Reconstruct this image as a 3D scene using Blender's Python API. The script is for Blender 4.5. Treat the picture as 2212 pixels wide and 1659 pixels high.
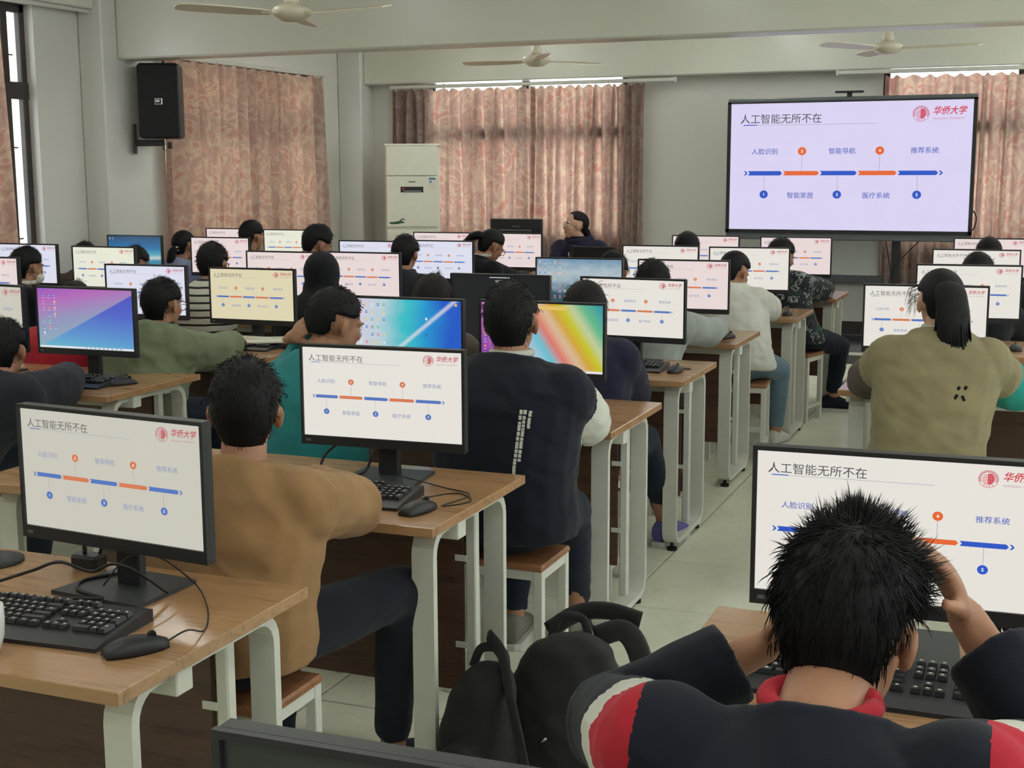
import bpy, bmesh, math, random
from mathutils import Vector, Matrix, noise
from mathutils.bvhtree import BVHTree

for o in list(bpy.data.objects):
    bpy.data.objects.remove(o)
SC = bpy.context.scene
COL = SC.collection
RNG = random.Random(7)
BENCH = bpy.data.scenes.new('bench')       # scratch scene in which modifiers are evaluated, removed at the end
def evaluated(ob):
    BENCH.collection.objects.link(ob)
    vl = BENCH.view_layers[0]
    vl.update()
    return bpy.data.meshes.new_from_object(ob.evaluated_get(vl.depsgraph))
PI = math.pi

# ------------------------------------------------------------------ camera
cam_d = bpy.data.cameras.new('camera')
cam_d.sensor_fit = 'HORIZONTAL'
cam_d.sensor_width = 36.0
cam_d.lens = 2897.5 * 36.0 / 2212.0
cam_d.clip_start = 0.05
cam = bpy.data.objects.new('camera', cam_d)
COL.objects.link(cam)
YAW, PITCH, ROLL, CAMH = 0.3806, 0.1577, -0.0039, 1.605
F_ = Vector((-math.sin(YAW) * math.cos(PITCH), math.cos(YAW) * math.cos(PITCH), -math.sin(PITCH)))
R0 = Vector((math.cos(YAW), math.sin(YAW), 0))
U0 = R0.cross(F_)
R_ = R0 * math.cos(ROLL) + U0 * math.sin(ROLL)
U_ = U0 * math.cos(ROLL) - R0 * math.sin(ROLL)
cam.matrix_world = Matrix(((R_.x, U_.x, -F_.x, 0), (R_.y, U_.y, -F_.y, 0), (R_.z, U_.z, -F_.z, CAMH), (0, 0, 0, 1)))
SC.camera = cam

# ------------------------------------------------------------------ world and exposure
W = bpy.data.worlds.new('overcast_sky')
SC.world = W
W.use_nodes = True
wn = W.node_tree.nodes
wn['Background'].inputs['Color'].default_value = (0.93, 0.97, 1.0, 1)
wn['Background'].inputs["Strength"].default_value = 4.0
vs = SC.view_settings
vs.view_transform = 'Standard'
vs.look = 'None'
vs.gamma = 1.0
vs.exposure = 0.0
vs.use_curve_mapping = False
SC.cycles.use_denoising = True
SC.cycles.max_bounces = 8
SC.cycles.sample_clamp_indirect = 6.0
LAMP_POWER = 28.0         # emission of the ceiling tubes

# ------------------------------------------------------------------ materials
def srgb(r, g, b):
    f = lambda c: (c / 255 / 12.92) if c / 255 <= 0.04045 else ((c / 255 + 0.055) / 1.055) ** 2.4
    return (f(r), f(g), f(b), 1)

MATS = {}
def nmat(name):
    m = bpy.data.materials.new(name)
    m.use_nodes = True
    MATS[name] = m
    nt = m.node_tree
    return m, nt, nt.nodes['Principled BSDF']

def coords(nt, scale=(1, 1, 1), rot=(0, 0, 0), out='Object'):
    tc = nt.nodes.new('ShaderNodeTexCoord')
    mp = nt.nodes.new('ShaderNodeMapping')
    mp.inputs['Scale'].default_value = scale
    mp.inputs['Rotation'].default_value = rot
    nt.links.new(tc.outputs[out], mp.inputs['Vector'])
    return mp.outputs['Vector']

def tex_noise(nt, vec, scale, detail=3, rough=0.55, dist=0.0):
    n = nt.nodes.new('ShaderNodeTexNoise')
    n.inputs['Scale'].default_value = scale
    n.inputs['Detail'].default_value = detail
    n.inputs['Roughness'].default_value = rough
    n.inputs['Distortion'].default_value = dist
    nt.links.new(vec, n.inputs['Vector'])
    return n.outputs['Fac']

def ramp(nt, fac, stops, interp='LINEAR'):
    r = nt.nodes.new('ShaderNodeValToRGB')
    r.color_ramp.interpolation = interp
    el = r.color_ramp.elements
    while len(el) > 1:
        el.remove(el[-1])
    el[0].position, el[0].color = stops[0]
    for p, c in stops[1:]:
        e = el.new(p)
        e.color = c
    nt.links.new(fac, r.inputs['Fac'])
    return r.outputs['Color']

def bump(nt, b, fac, strength=0.2, dist=0.01):
    n = nt.nodes.new('ShaderNodeBump')
    n.inputs['Strength'].default_value = strength
    n.inputs['Distance'].default_value = dist
    nt.links.new(fac, n.inputs['Height'])
    nt.links.new(n.outputs['Normal'], b.inputs['Normal'])

def mul(c, k):
    return (c[0] * k, c[1] * k, c[2] * k, 1)

def plain(name, c, rough=0.5, spec=0.5, metal=0.0, var=0.12, nscale=14, bmp=0.0, bscale=60, coat=0.0):
    m, nt, b = nmat(name)
    v = coords(nt)
    n = tex_noise(nt, v, nscale)
    col = ramp(nt, n, [(0.3, mul(c, 1 - var)), (0.7, mul(c, 1 + var * 0.6))])
    nt.links.new(col, b.inputs['Base Color'])
    b.inputs['Roughness'].default_value = rough
    b.inputs['Specular IOR Level'].default_value = spec
    b.inputs['Metallic'].default_value = metal
    b.inputs['Coat Weight'].default_value = coat
    if bmp:
        bump(nt, b, tex_noise(nt, v, bscale), bmp, 0.004)
    return m

def wood(name, light, dark, rough, stretch=(1.2, 14, 14), scale=2.2):
    m, nt, b = nmat(name)
    v = coords(nt, stretch)
    n1 = tex_noise(nt, v, scale, 6, 0.6, 0.8)
    n2 = tex_noise(nt, v, scale * 5, 3, 0.6)
    mx = nt.nodes.new('ShaderNodeMath')
    mx.operation = 'MULTIPLY_ADD'
    mx.inputs[1].default_value = 0.35
    nt.links.new(n2, mx.inputs[0])
    mx2 = nt.nodes.new('ShaderNodeMath')
    mx2.operation = 'MULTIPLY'
    mx2.inputs[1].default_value = 0.7
    nt.links.new(n1, mx2.inputs[0])
    nt.links.new(mx2.outputs[0], mx.inputs[2])
    col = ramp(nt, mx.outputs[0], [(0.36, dark), (0.5, light), (0.66, mul(light, 1.12))])
    nt.links.new(col, b.inputs['Base Color'])
    b.inputs['Roughness'].default_value = rough
    b.inputs['Specular IOR Level'].default_value = 0.5
    bump(nt, b, n2, 0.04, 0.002)
    return m

def cloth(name, c, rough=0.9, var=0.14, sheen=0.06, weave=420):
    m, nt, b = nmat(name)
    v = coords(nt)
    n = tex_noise(nt, v, 7, 4)
    col = ramp(nt, n, [(0.3, mul(c, 1 - var)), (0.72, mul(c, 1 + var))])
    nt.links.new(col, b.inputs['Base Color'])
    b.inputs['Roughness'].default_value = rough
    b.inputs['Specular IOR Level'].default_value = 0.2
    b.inputs['Sheen Weight'].default_value = sheen
    b.inputs['Sheen Roughness'].default_value = 0.6
    bump(nt, b, tex_noise(nt, v, weave, 2), 0.25, 0.001)
    return m

def emit(name, c, s=1.0):
    m, nt, b = nmat(name)
    b.inputs['Base Color'].default_value = (0.01, 0.01, 0.01, 1)
    b.inputs['Roughness'].default_value = 0.5
    b.inputs['Specular IOR Level'].default_value = 0.25
    v = coords(nt)
    n = tex_noise(nt, v, 3, 2)
    col = ramp(nt, n, [(0.25, mul(c, 0.975)), (0.75, mul(c, 1.02))])
    nt.links.new(col, b.inputs['Emission Color'])
    b.inputs['Emission Strength'].default_value = s
    return m

plain('wall_paint', srgb(214, 214, 207), 0.45, 0.35, var=0.03, nscale=1.6, bmp=0.03, bscale=40)
plain('beam_paint', srgb(214, 215, 203), 0.30, 0.5, var=0.03, nscale=1.3, bmp=0.03, bscale=30)
plain('ceiling_paint', srgb(226, 226, 218), 0.6, 0.3, var=0.02)
plain('frame_white', srgb(214, 215, 205), 0.35, 0.4, var=0.04)
plain('trim_white', srgb(205, 207, 198), 0.4, 0.4, var=0.04)
plain('black_plastic', srgb(38, 39, 42), 0.42, 0.4, var=0.12)
plain('dark_plastic', srgb(52, 54, 56), 0.5, 0.4, var=0.1)
plain('key_plastic', srgb(36, 37, 42), 0.35, 0.5, var=0.1)
plain('grey_bezel', srgb(92, 97, 100), 0.4, 0.5, var=0.06)
plain('window_metal', srgb(60, 54, 52), 0.45, 0.4, var=0.15)
plain('grout', srgb(46, 47, 42), 0.8, 0.2)
plain('chrome', srgb(190, 192, 195), 0.2, 0.5, metal=1.0)
plain('rubber', srgb(26, 26, 27), 0.7, 0.3)
plain('fan_paint', srgb(206, 200, 178), 0.35, 0.5, var=0.05)
plain('ac_plastic', srgb(236, 237, 222), 0.4, 0.4, var=0.03)
plain('ac_green', srgb(60, 96, 70), 0.5, 0.3)
plain('speaker_black', srgb(30, 31, 34), 0.7, 0.3, bmp=0.5, bscale=500)
plain('paper', srgb(228, 226, 214), 0.7, 0.2, var=0.03)
plain('label_blue', srgb(90, 130, 170), 0.6, 0.2)
plain('whiteboard', srgb(206, 210, 206), 0.35, 0.5, var=0.02)
plain('cable_black', srgb(24, 24, 26), 0.45, 0.4)
plain('dais_grey', srgb(92, 94, 96), 0.6, 0.3)
plain('building_tile', srgb(226, 216, 196), 0.5, 0.3, var=0.05)
plain('ceramic_white', srgb(228, 232, 232), 0.25, 0.5, var=0.02)
plain('red_plastic', srgb(190, 40, 45), 0.4, 0.4)
wood('desk_wood', srgb(166, 128, 92), srgb(130, 96, 66), 0.2)
wood('panel_wood', srgb(84, 58, 44), srgb(58, 38, 29), 0.5)
wood('stool_wood', srgb(150, 104, 70), srgb(112, 74, 48), 0.4)

def tile_mat():
    m, nt, b = nmat('floor_tile')
    v = coords(nt)
    n1 = tex_noise(nt, v, 3.0, 5, 0.65)
    n2 = tex_noise(nt, v, 42, 3, 0.7)
    mx = nt.nodes.new('ShaderNodeMath')
    mx.operation = 'MULTIPLY_ADD'
    mx.inputs[1].default_value = 0.45
    nt.links.new(n2, mx.inputs[0])
    nt.links.new(n1, mx.inputs[2])
    c = srgb(232, 233, 212)
    col = ramp(nt, mx.outputs[0], [(0.5, mul(c, 0.84)), (0.72, c), (0.95, mul(c, 1.05))])
    nt.links.new(col, b.inputs['Base Color'])
    b.inputs['Roughness'].default_value = 0.34
    b.inputs['Specular IOR Level'].default_value = 0.45
    return m
tile_mat()

def curtain_mat():
    m, nt, b = nmat('curtain_cloth')
    out = nt.nodes['Material Output']
    v = coords(nt, (1, 1, 1))
    # paisley-like swirls: distorted noise thresholded into petals
    n1 = tex_noise(nt, v, 4.2, 2, 0.5, 2.4)
    vo = nt.nodes.new('ShaderNodeTexVoronoi')
    vo.feature = 'SMOOTH_F1'
    vo.inputs['Scale'].default_value = 6.0
    nt.links.new(v, vo.inputs['Vector'])
    mx = nt.nodes.new('ShaderNodeMath')
    mx.operation = 'MULTIPLY_ADD'
    mx.inputs[1].default_value = 0.42
    nt.links.new(vo.outputs['Distance'], mx.inputs[0])
    nt.links.new(n1, mx.inputs[2])
    col = ramp(nt, mx.outputs[0], [(0.40, srgb(184, 132, 118)), (0.54, srgb(196, 144, 128)), (0.60, srgb(208, 178, 154)),
                                   (0.66, srgb(196, 164, 144)), (0.78, srgb(182, 142, 130)), (0.92, srgb(202, 158, 140))])
    d = nt.nodes.new('ShaderNodeBsdfDiffuse')
    t = nt.nodes.new('ShaderNodeBsdfTranslucent')
    hd = nt.nodes.new('ShaderNodeHueSaturation')
    hd.inputs['Saturation'].default_value = 0.45
    hd.inputs['Value'].default_value = 0.72
    nt.links.new(col, hd.inputs['Color'])
    nt.links.new(hd.outputs['Color'], d.inputs['Color'])
    hs = nt.nodes.new('ShaderNodeHueSaturation')
    hs.inputs['Saturation'].default_value = 1.05
    hs.inputs['Value'].default_value = 1.0
    nt.links.new(col, hs.inputs['Color'])
    nt.links.new(hs.outputs['Color'], t.inputs['Color'])
    ms = nt.nodes.new('ShaderNodeMixShader')
    ms.inputs['Fac'].default_value = 0.45
    nt.links.new(d.outputs[0], ms.inputs[1])
    nt.links.new(t.outputs[0], ms.inputs[2])
    nt.links.new(ms.outputs[0], out.inputs['Surface'])
    return m
curtain_mat()

def glass_mat():
    m, nt, b = nmat('window_glass')
    b.inputs['Base Color'].default_value = (0.95, 0.98, 0.97, 1)
    b.inputs['Roughness'].default_value = 0.02
    b.inputs['Transmission Weight'].default_value = 1.0
    b.inputs['IOR'].default_value = 1.02
    b.inputs['Specular IOR Level'].default_value = 0.3
    return m
glass_mat()

# ------------------------------------------------------------------ mesh helpers
class MB:
    def __init__(s):
        s.v, s.f, s.m = [], [], []
    def add(s, vs, fs, mi=0):
        n = len(s.v)
        s.v += [tuple(p) for p in vs]
        s.f += [tuple(i + n for i in q) for q in fs]
        s.m += [mi] * len(fs)
        return s
    def box(s, c, d, mi=0, rot=None, bev=0.0):
        x, y, z = d[0] / 2, d[1] / 2, d[2] / 2
        if bev:
            b = min(bev, x * .9, y * .9, z * .9)
            P = []
            for sz in (-1, 1):
                for (px, py) in ((x - b, y), (x, y - b), (x, -y + b), (x - b, -y), (-x + b, -y), (-x, -y + b), (-x, y - b), (-x + b, y)):
                    P.append((px, py, sz * (z - b)))
            ins = lambda sz: [(px, py, sz * z) for (px, py) in ((x - b, y - b), (x - b, -y + b), (-x + b, -y + b), (-x + b, y - b))]
            P += ins(-1) + ins(1)
            fs = []
            for i in range(8):
                j = (i + 1) % 8
                fs.append((i, i + 8, j + 8, j))
            fs.append((19, 18, 17, 16))
            fs.append((20, 21, 22, 23))
            mp = [0, 0, 1, 1, 2, 2, 3, 3]
            mp = [0, 0, 1, 1, 2, 2, 3, 3]
            cor = {0: 0, 1: 0, 2: 1, 3: 1, 4: 2, 5: 2, 6: 3, 7: 3}
            for i in range(8):
                j = (i + 1) % 8
                a, bb = cor[i], cor[j]
                if a == bb:
                    fs.append((i, j, 16 + a)); fs.append((j + 8, i + 8, 20 + a))
                else:
                    fs.append((i, j, 16 + bb, 16 + a)); fs.append((j + 8, i + 8, 20 + a, 20 + bb))
        else:
            P = [(-x, -y, -z), (x, -y, -z), (x, y, -z), (-x, y, -z), (-x, -y, z), (x, -y, z), (x, y, z), (-x, y, z)]
            fs = [(0, 3, 2, 1), (4, 5, 6, 7), (0, 1, 5, 4), (1, 2, 6, 5), (2, 3, 7, 6), (3, 0, 4, 7)]
        if rot is not None:
            P = [rot @ Vector(p) for p in P]
        c = Vector(c)
        return s.add([Vector(p) + c for p in P], fs, mi)
    def lathe(s, prof, c=(0, 0, 0), n=20, mi=0, rot=None):
        P, fs = [], []
        k = len(prof)
        for i in range(n):
            a = 2 * PI * i / n
            for r, z in prof:
                P.append(Vector((r * math.cos(a), r * math.sin(a), z)))
        for i in range(n):
            j = (i + 1) % n
            for q in range(k - 1):
                fs.append((i * k + q, j * k + q, j * k + q + 1, i * k + q + 1))
        fs.append(tuple(i * k for i in reversed(range(n))))
        fs.append(tuple(i * k + k - 1 for i in range(n)))
        if rot is not None:
            P = [rot @ p for p in P]
        c = Vector(c)
        return s.add([p + c for p in P], fs, mi)
    def tube(s, pts, r, n=8, mi=0, cap=True):
        pts = [Vector(p) for p in pts]
        rs = r if isinstance(r, (list, tuple)) else [r] * len(pts)
        rings = []
        up = Vector((0, 0, 1))
        prev = None
        for i, p in enumerate(pts):
            t = (pts[min(i + 1, len(pts) - 1)] - pts[max(i - 1, 0)])
            if t.length < 1e-9:
                t = Vector((0, 0, 1))
            t.normalize()
            if prev is None:
                a = up if abs(t.z) < 0.9 else Vector((0, 1, 0))
                x = a.cross(t).normalized()
            else:
                x = (prev - t * prev.dot(t))
                if x.length < 1e-6:
                    x = t.orthogonal()
                x.normalize()
            prev = x
            y = t.cross(x)
            rx, ry = rs[i] if isinstance(rs[i], (list, tuple)) else (rs[i], rs[i])
            rings.append([p + x * (math.cos(2 * PI * k / n) * rx) + y * (math.sin(2 * PI * k / n) * ry) for k in range(n)])
        P = [q for rg in rings for q in rg]
        fs = []
        for i in range(len(rings) - 1):
            for k in range(n):
                l = (k + 1) % n
                fs.append((i * n + k, i * n + l, (i + 1) * n + l, (i + 1) * n + k))
        if cap:
            fs.append(tuple(reversed(range(n))))
            fs.append(tuple((len(rings) - 1) * n + k for k in range(n)))
        return s.add(P, fs, mi)
    def prism(s, poly, axis, a, b, mi=0):
        # poly: list of 2D points, extruded along axis from a to b
        def mk(p, t):
            return {'x': (t, p[0], p[1]), 'y': (p[0], t, p[1]), 'z': (p[0], p[1], t)}[axis]
        n = len(poly)
        P = [mk(p, a) for p in poly] + [mk(p, b) for p in poly]
        fs = [tuple(reversed(range(n))), tuple(range(n, 2 * n))]
        fs += [(i, (i + 1) % n, (i + 1) % n + n, i + n) for i in range(n)]
        return s.add(P, fs, mi)
    def ellip(s, c, r, n=14, k=9, mi=0, rot=None):
        P, fs = [], []
        for j in range(1, k):
            e = -PI / 2 + PI * j / k
            for i in range(n):
                a = 2 * PI * i / n
                P.append(Vector((r[0] * math.cos(e) * math.cos(a), r[1] * math.cos(e) * math.sin(a), r[2] * math.sin(e))))
        P += [Vector((0, 0, -r[2])), Vector((0, 0, r[2]))]
        for j in range(k - 2):
            for i in range(n):
                l = (i + 1) % n
                fs.append((j * n + i, j * n + l, (j + 1) * n + l, (j + 1) * n + i))
        b, t = len(P) - 2, len(P) - 1
        for i in range(n):
            l = (i + 1) % n
            fs.append((b, l, i))
            fs.append((t, (k - 2) * n + i, (k - 2) * n + l))
        if rot is not None:
            P = [rot @ p for p in P]
        c = Vector(c)
        return s.add([p + c for p in P], fs, mi)
    def mesh(s, name, mats, smooth=False):
        me = bpy.data.meshes.new(name)
        me.from_pydata(s.v, [], s.f)
        for m in ([mats] if isinstance(mats, str) else mats):
            me.materials.append(MATS[m])
        if any(s.m):
            me.polygons.foreach_set('material_index', s.m)
        if smooth:
            me.polygons.foreach_set('use_smooth', [True] * len(me.polygons))
        bm = bmesh.new()
        bm.from_mesh(me)
        bmesh.ops.recalc_face_normals(bm, faces=bm.faces)
        bm.to_mesh(me)
        bm.free()
        me.update()
        return me
    def obj(s, name, mats, parent=None, smooth=False, **kw):
        return link(name, s.mesh(name, mats, smooth), parent, **kw)

def link(name, data, parent=None, loc=None, rz=0.0, **kw):
    o = bpy.data.objects.new(name, data)
    COL.objects.link(o)
    if parent is not None:
        o.parent = parent
    if loc is not None:
        o.location = loc
    if rz:
        o.rotation_euler = (0, 0, rz)
    for k, v in kw.items():
        o[k] = v
    return o

def thing(name, label, cat, loc=(0, 0, 0), rz=0.0, group=None):
    o = bpy.data.objects.new(name, None)
    o.empty_display_size = 0.1
    COL.objects.link(o)
    o.location = loc
    o.rotation_euler = (0, 0, rz)
    o['label'] = label
    o['category'] = cat
    if group:
        o['group'] = group
    return o

def tag(o, label, cat, group=None):
    o['label'] = label
    o['category'] = cat
    if group:
        o['group'] = group
    return o

def smooth_path(pts, k=6):
    # Catmull-Rom through points
    P = [Vector(p) for p in pts]
    P = [P[0] * 2 - P[1]] + P + [P[-1] * 2 - P[-2]]
    out = []
    for i in range(1, len(P) - 2):
        for j in range(k):
            t = j / k
            a, b, c, d = P[i - 1], P[i], P[i + 1], P[i + 2]
            out.append(0.5 * ((2 * b) + (c - a) * t + (2 * a - 5 * b + 4 * c - d) * t * t + (3 * b - a - 3 * c + d) * t ** 3))
    out.append(P[-2])
    return out

# ------------------------------------------------------------------ the room
XL, XR, YB, YF, ZC = -6.9, 3.2, -2.5, 12.7, 3.05
TH = 0.2

def struct(o):
    o['kind'] = 'structure'
    return o

def wall(name, axis, at, a0, a1, z1, openings, outward, mat='wall_paint'):
    # axis 'x': the wall plane is x = at, running along y; outward is the sign of the thickness
    mb = MB()
    cuts = sorted({a0, a1} | {q for o in openings for q in o[:2]})
    for i in range(len(cuts) - 1):
        p, q = cuts[i], cuts[i + 1]
        ops = sorted([o for o in openings if o[0] <= p + 1e-6 and o[1] >= q - 1e-6], key=lambda o: o[2])
        z = 0.0
        spans = []
        for o in ops:
            spans.append((z, o[2]))
            z = o[3]
        spans.append((z, z1))
        for (b, t) in spans:
            if t - b < 1e-4:
                continue
            c = ((at + outward * TH / 2, (p + q) / 2, (b + t) / 2) if axis == 'x' else ((p + q) / 2, at + outward * TH / 2, (b + t) / 2))
            d = ((TH, q - p, t - b) if axis == 'x' else (q - p, TH, t - b))
            mb.box(c, d)
    return struct(mb.obj(name, mat))

LEFT_WIN = [(5.4, 7.97, 0.92, 2.80), (9.48, 11.95, 0.92, 2.55)]
FRONT_WIN = [(-5.98, -3.87, 0.92, 2.56), (-1.47, 0.9, 0.92, 2.56)]
RIGHT_WIN = [(-1.2, 1.2, 0.92, 2.6), (3.0, 5.6, 0.92, 2.6), (7.0, 9.6, 0.92, 2.6)]
wall('wall_left', 'x', XL, YB, YF + TH, ZC, LEFT_WIN, -1)
wall('wall_right', 'x', XR, YB, YF + TH, ZC, RIGHT_WIN, 1)
wall('wall_front', 'y', YF, XL, XR, ZC, FRONT_WIN, 1)
wall('wall_back', 'y', YB, XL - TH, XR + TH, ZC, [], -1)
struct(MB().box(((XL + XR) / 2, (YB + YF) / 2, ZC + 0.05), (XR - XL + 2 * TH, YF - YB + 2 * TH, 0.1)).obj('ceiling', 'ceiling_paint'))
struct(MB().box(((-6.68 + XR) / 2, 8.745, (2.455 + ZC) / 2), (XR + 6.68, 0.25, ZC - 2.455), bev=0.012).obj('ceiling_beam_1', 'beam_paint'))
struct(MB().box(((-6.63 + XR) / 2, 12.6, (2.482 + ZC) / 2), (XR + 6.63, 0.2, ZC - 2.482), bev=0.01).obj('ceiling_beam_2', 'beam_paint'))
struct(MB().box((-6.79, 8.73, ZC / 2), (0.22, 0.56, ZC), bev=0.012).obj('wall_column_1', 'wall_paint'))
struct(MB().box((-6.765, 12.57, ZC / 2), (0.27, 0.26, ZC), bev=0.012).obj('wall_column_2', 'wall_paint'))
struct(MB().box((-6.82, (YB + 8.45) / 2, 2.93), (0.16, 8.45 - YB, 0.24), bev=0.01).obj('ceiling_beam_3', 'beam_paint'))

# floor: grout bed with tiles as pieces
floor = struct(MB().box(((XL + XR) / 2, (YB + YF) / 2, -0.06), (XR - XL + 0.4, YF - YB + 0.4, 0.1)).obj('floor', 'grout'))
T = 0.61
tile_me = MB().box((0, 0, -0.0085), (T - 0.007, T - 0.007, 0.017), bev=0.0015).mesh('tile', 'floor_tile')
rest = MB()
X0, Y0 = -1.4169 - 10 * T, 3.4229 - 10 * T
for i in range(18):
    for j in range(27):
        x, y = X0 + (i + 0.5) * T, Y0 + (j + 0.5) * T
        if x < XL - 0.2 or x > XR + 0.3 or y < YB - 0.3 or y > YF + 0.2:
            continue
        if -3.4 < x < 1.4 and 1.6 < y < 12.0:
            link('tile', tile_me, floor, (x, y, 0))
        else:
            rest.box((x, y, -0.0085), (T - 0.007, T - 0.007, 0.017))
o = rest.obj('tile_field', 'floor_tile', floor)
o['kind'] = 'stuff'
struct(MB().box(((-2.7 + XR) / 2, 12.02, 0.045), (XR + 2.7, 1.34, 0.09), bev=0.006).obj('floor_dais', 'dais_grey'))
struct(MB().box(((-2.7 + XR) / 2, 11.352, 0.084), (XR + 2.7, 0.03, 0.022), bev=0.004).obj('trim_1', 'trim_white'))
struct(MB().box(((XL + XR) / 2 + 1.4, 12.69, 0.15), (XR - XL - 2.9, 0.02, 0.12)).obj('baseboard_front', 'window_metal'))

def window(name, axis, at, op, outward, mull, transom):
    a0, a1, z0, z1 = op
    root = struct(thing(name, 'window', 'window'))
    del root['label'], root['category']
    c = at + outward * (0.1 if axis == 'x' else 0.035)
    fr = MB()
    def bar(a, b, z, t, w=0.05):
        cc = (c, (a + b) / 2, (z + t) / 2) if axis == 'x' else ((a + b) / 2, c, (z + t) / 2)
        d = (w, b - a, t - z) if axis == 'x' else (b - a, w, t - z)
        fr.box(cc, d, bev=0.006)
    bar(a0, a1, z0, z0 + 0.06); bar(a0, a1, z1 - 0.06, z1)
    bar(a0, a0 + 0.055, z0, z1); bar(a1 - 0.055, a1, z0, z1)
    bar(a0, a1, transom - 0.06, transom + 0.06, 0.07)
    for m in mull:
        bar(m - 0.035, m + 0.035, z0, z1, 0.06)
    fr.obj('window_frame', 'window_metal', root)
    edges = [a0] + list(mull) + [a1]
    for i in range(len(edges) - 1):
        for (b, t) in ((z0 + 0.06, transom - 0.05), (transom + 0.05, z1 - 0.06)):
            cc = (c, (edges[i] + edges[i + 1]) / 2, (b + t) / 2)
            d = (0.005, edges[i + 1] - edges[i] - 0.06, t - b)
            if axis == 'y':
                cc = (cc[1], cc[0], cc[2]); d = (d[1], d[0], d[2])
            MB().box(cc, d).obj('pane', 'window_glass', root)
    return root
window('window_1', 'x', XL, LEFT_WIN[0], -1, (6.25, 7.1, 7.755), 2.19)
window('window_2', 'x', XL, LEFT_WIN[1], -1, (10.7,), 2.02)
window('window_3', 'y', YF, FRONT_WIN[0], 1, (-4.93,), 1.97)
window('window_4', 'y', YF, FRONT_WIN[1], 1, (-0.3,), 1.97)
for i, op in enumerate(RIGHT_WIN):
    window('window_%d' % (5 + i), 'x', XR, op, 1, ((op[0] + op[1]) / 2,), 2.1)

# portals guide the sampler to the daylight in the openings
def portal(name, loc, rot, sx, sy):
    d = bpy.data.lights.new(name, 'AREA')
    d.shape = 'RECTANGLE'
    d.size, d.size_y = sx, sy
    d.cycles.is_portal = True
    p = bpy.data.objects.new(name, d)
    COL.objects.link(p)
    p.location, p.rotation_euler = loc, rot
for i, op in enumerate(RIGHT_WIN):
    portal('window_daylight', (XR + TH + 0.02, (op[0] + op[1]) / 2, (op[2] + op[3]) / 2), (PI / 2, 0, PI / 2), op[1] - op[0], op[3] - op[2])
for op in LEFT_WIN:
    portal('window_daylight', (XL - TH - 0.02, (op[0] + op[1]) / 2, (op[2] + op[3]) / 2), (PI / 2, 0, -PI / 2), op[1] - op[0], op[3] - op[2])
for op in FRONT_WIN:
    portal('window_daylight', ((op[0] + op[1]) / 2, YF + TH + 0.02, (op[2] + op[3]) / 2), (PI / 2, 0, PI), op[1] - op[0], op[3] - op[2])

# tiled facade across the yard, seen through the left window
fac = thing('apartment_facade', 'cream tiled building facade outside the left window', 'building', (-9.6, 14.0, 0))
fb = MB()
fb.box((-0.15, 0, 2.0), (0.3, 14, 9.0))
fb.obj('wall_slab', 'grout', fac)
tm = MB().box((0, 0, 0), (0.03, 0.585, 0.885), bev=0.004).mesh('facade_tile', 'building_tile')
for i in range(-11, 12):
    for j in range(0, 6):
        link('facade_tile', tm, fac, (0.0, i * 0.6, -0.4 + j * 0.9))

# ------------------------------------------------------------------ curtains
def curtain(name, label, axis, at, a0, a1, z0, z1, folds, seed, flare=0.0, side=1):
    rg = random.Random(seed)
    nu, nv = folds * 12, 34
    ph = [rg.uniform(0, 6.28) for _ in range(6)]
    wd = []
    s = 0.0
    for i in range(folds):
        s += rg.uniform(0.6, 1.4)
        wd.append(s)
    P, fs = [], []
    def fold(u):
        t = u * s
        i = 0
        while i < folds - 1 and wd[i] < t:
            i += 1
        lo = wd[i - 1] if i else 0.0
        return (i + (t - lo) / (wd[i] - lo)) * 2 * PI
    for j in range(nv + 1):
        w = j / nv
        z = z1 + (z0 - z1) * w
        for i in range(nu + 1):
            u = i / nu
            f = fold(u)
            amp = 0.044 + 0.016 * math.sin(3.1 * u * folds / 4 + ph[0])
            if w < 0.05:                                   # pinch pleats at the heading
                a2 = 0.018
                amp = a2 + (amp - a2) * (w / 0.05)
            dpt = math.sin(f + 0.5 * math.sin(2.2 * w + ph[1]) * w) * amp + 0.016 * math.sin(2 * f + ph[2] + w * 2.5) * (0.3 + w)
            dpt += 0.02 * math.sin(5 * u + ph[3] + 1.7 * w)
            a = a0 + (a1 - a0) * u
            a += 0.012 * math.sin(f * 0.5 + ph[4] + 3 * w) + (flare * w * (u - 0.5) * 2 * 0.12)
            zz = z
            if j == 0:
                zz += 0.014 * math.cos(f)
            P.append((at + side * dpt, a, zz) if axis == 'x' else (a, at + side * dpt, zz))
    n = nu + 1
    for j in range(nv):
        for i in range(nu):
            fs.append((j * n + i, j * n + i + 1, (j + 1) * n + i + 1, (j + 1) * n + i))
    mb = MB().add(P, fs)
    me = mb.mesh(name, 'curtain_cloth', True)
    root = thing(name, label, 'curtain')
    c = link('curtain_panel', me, root)
    return root

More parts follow.
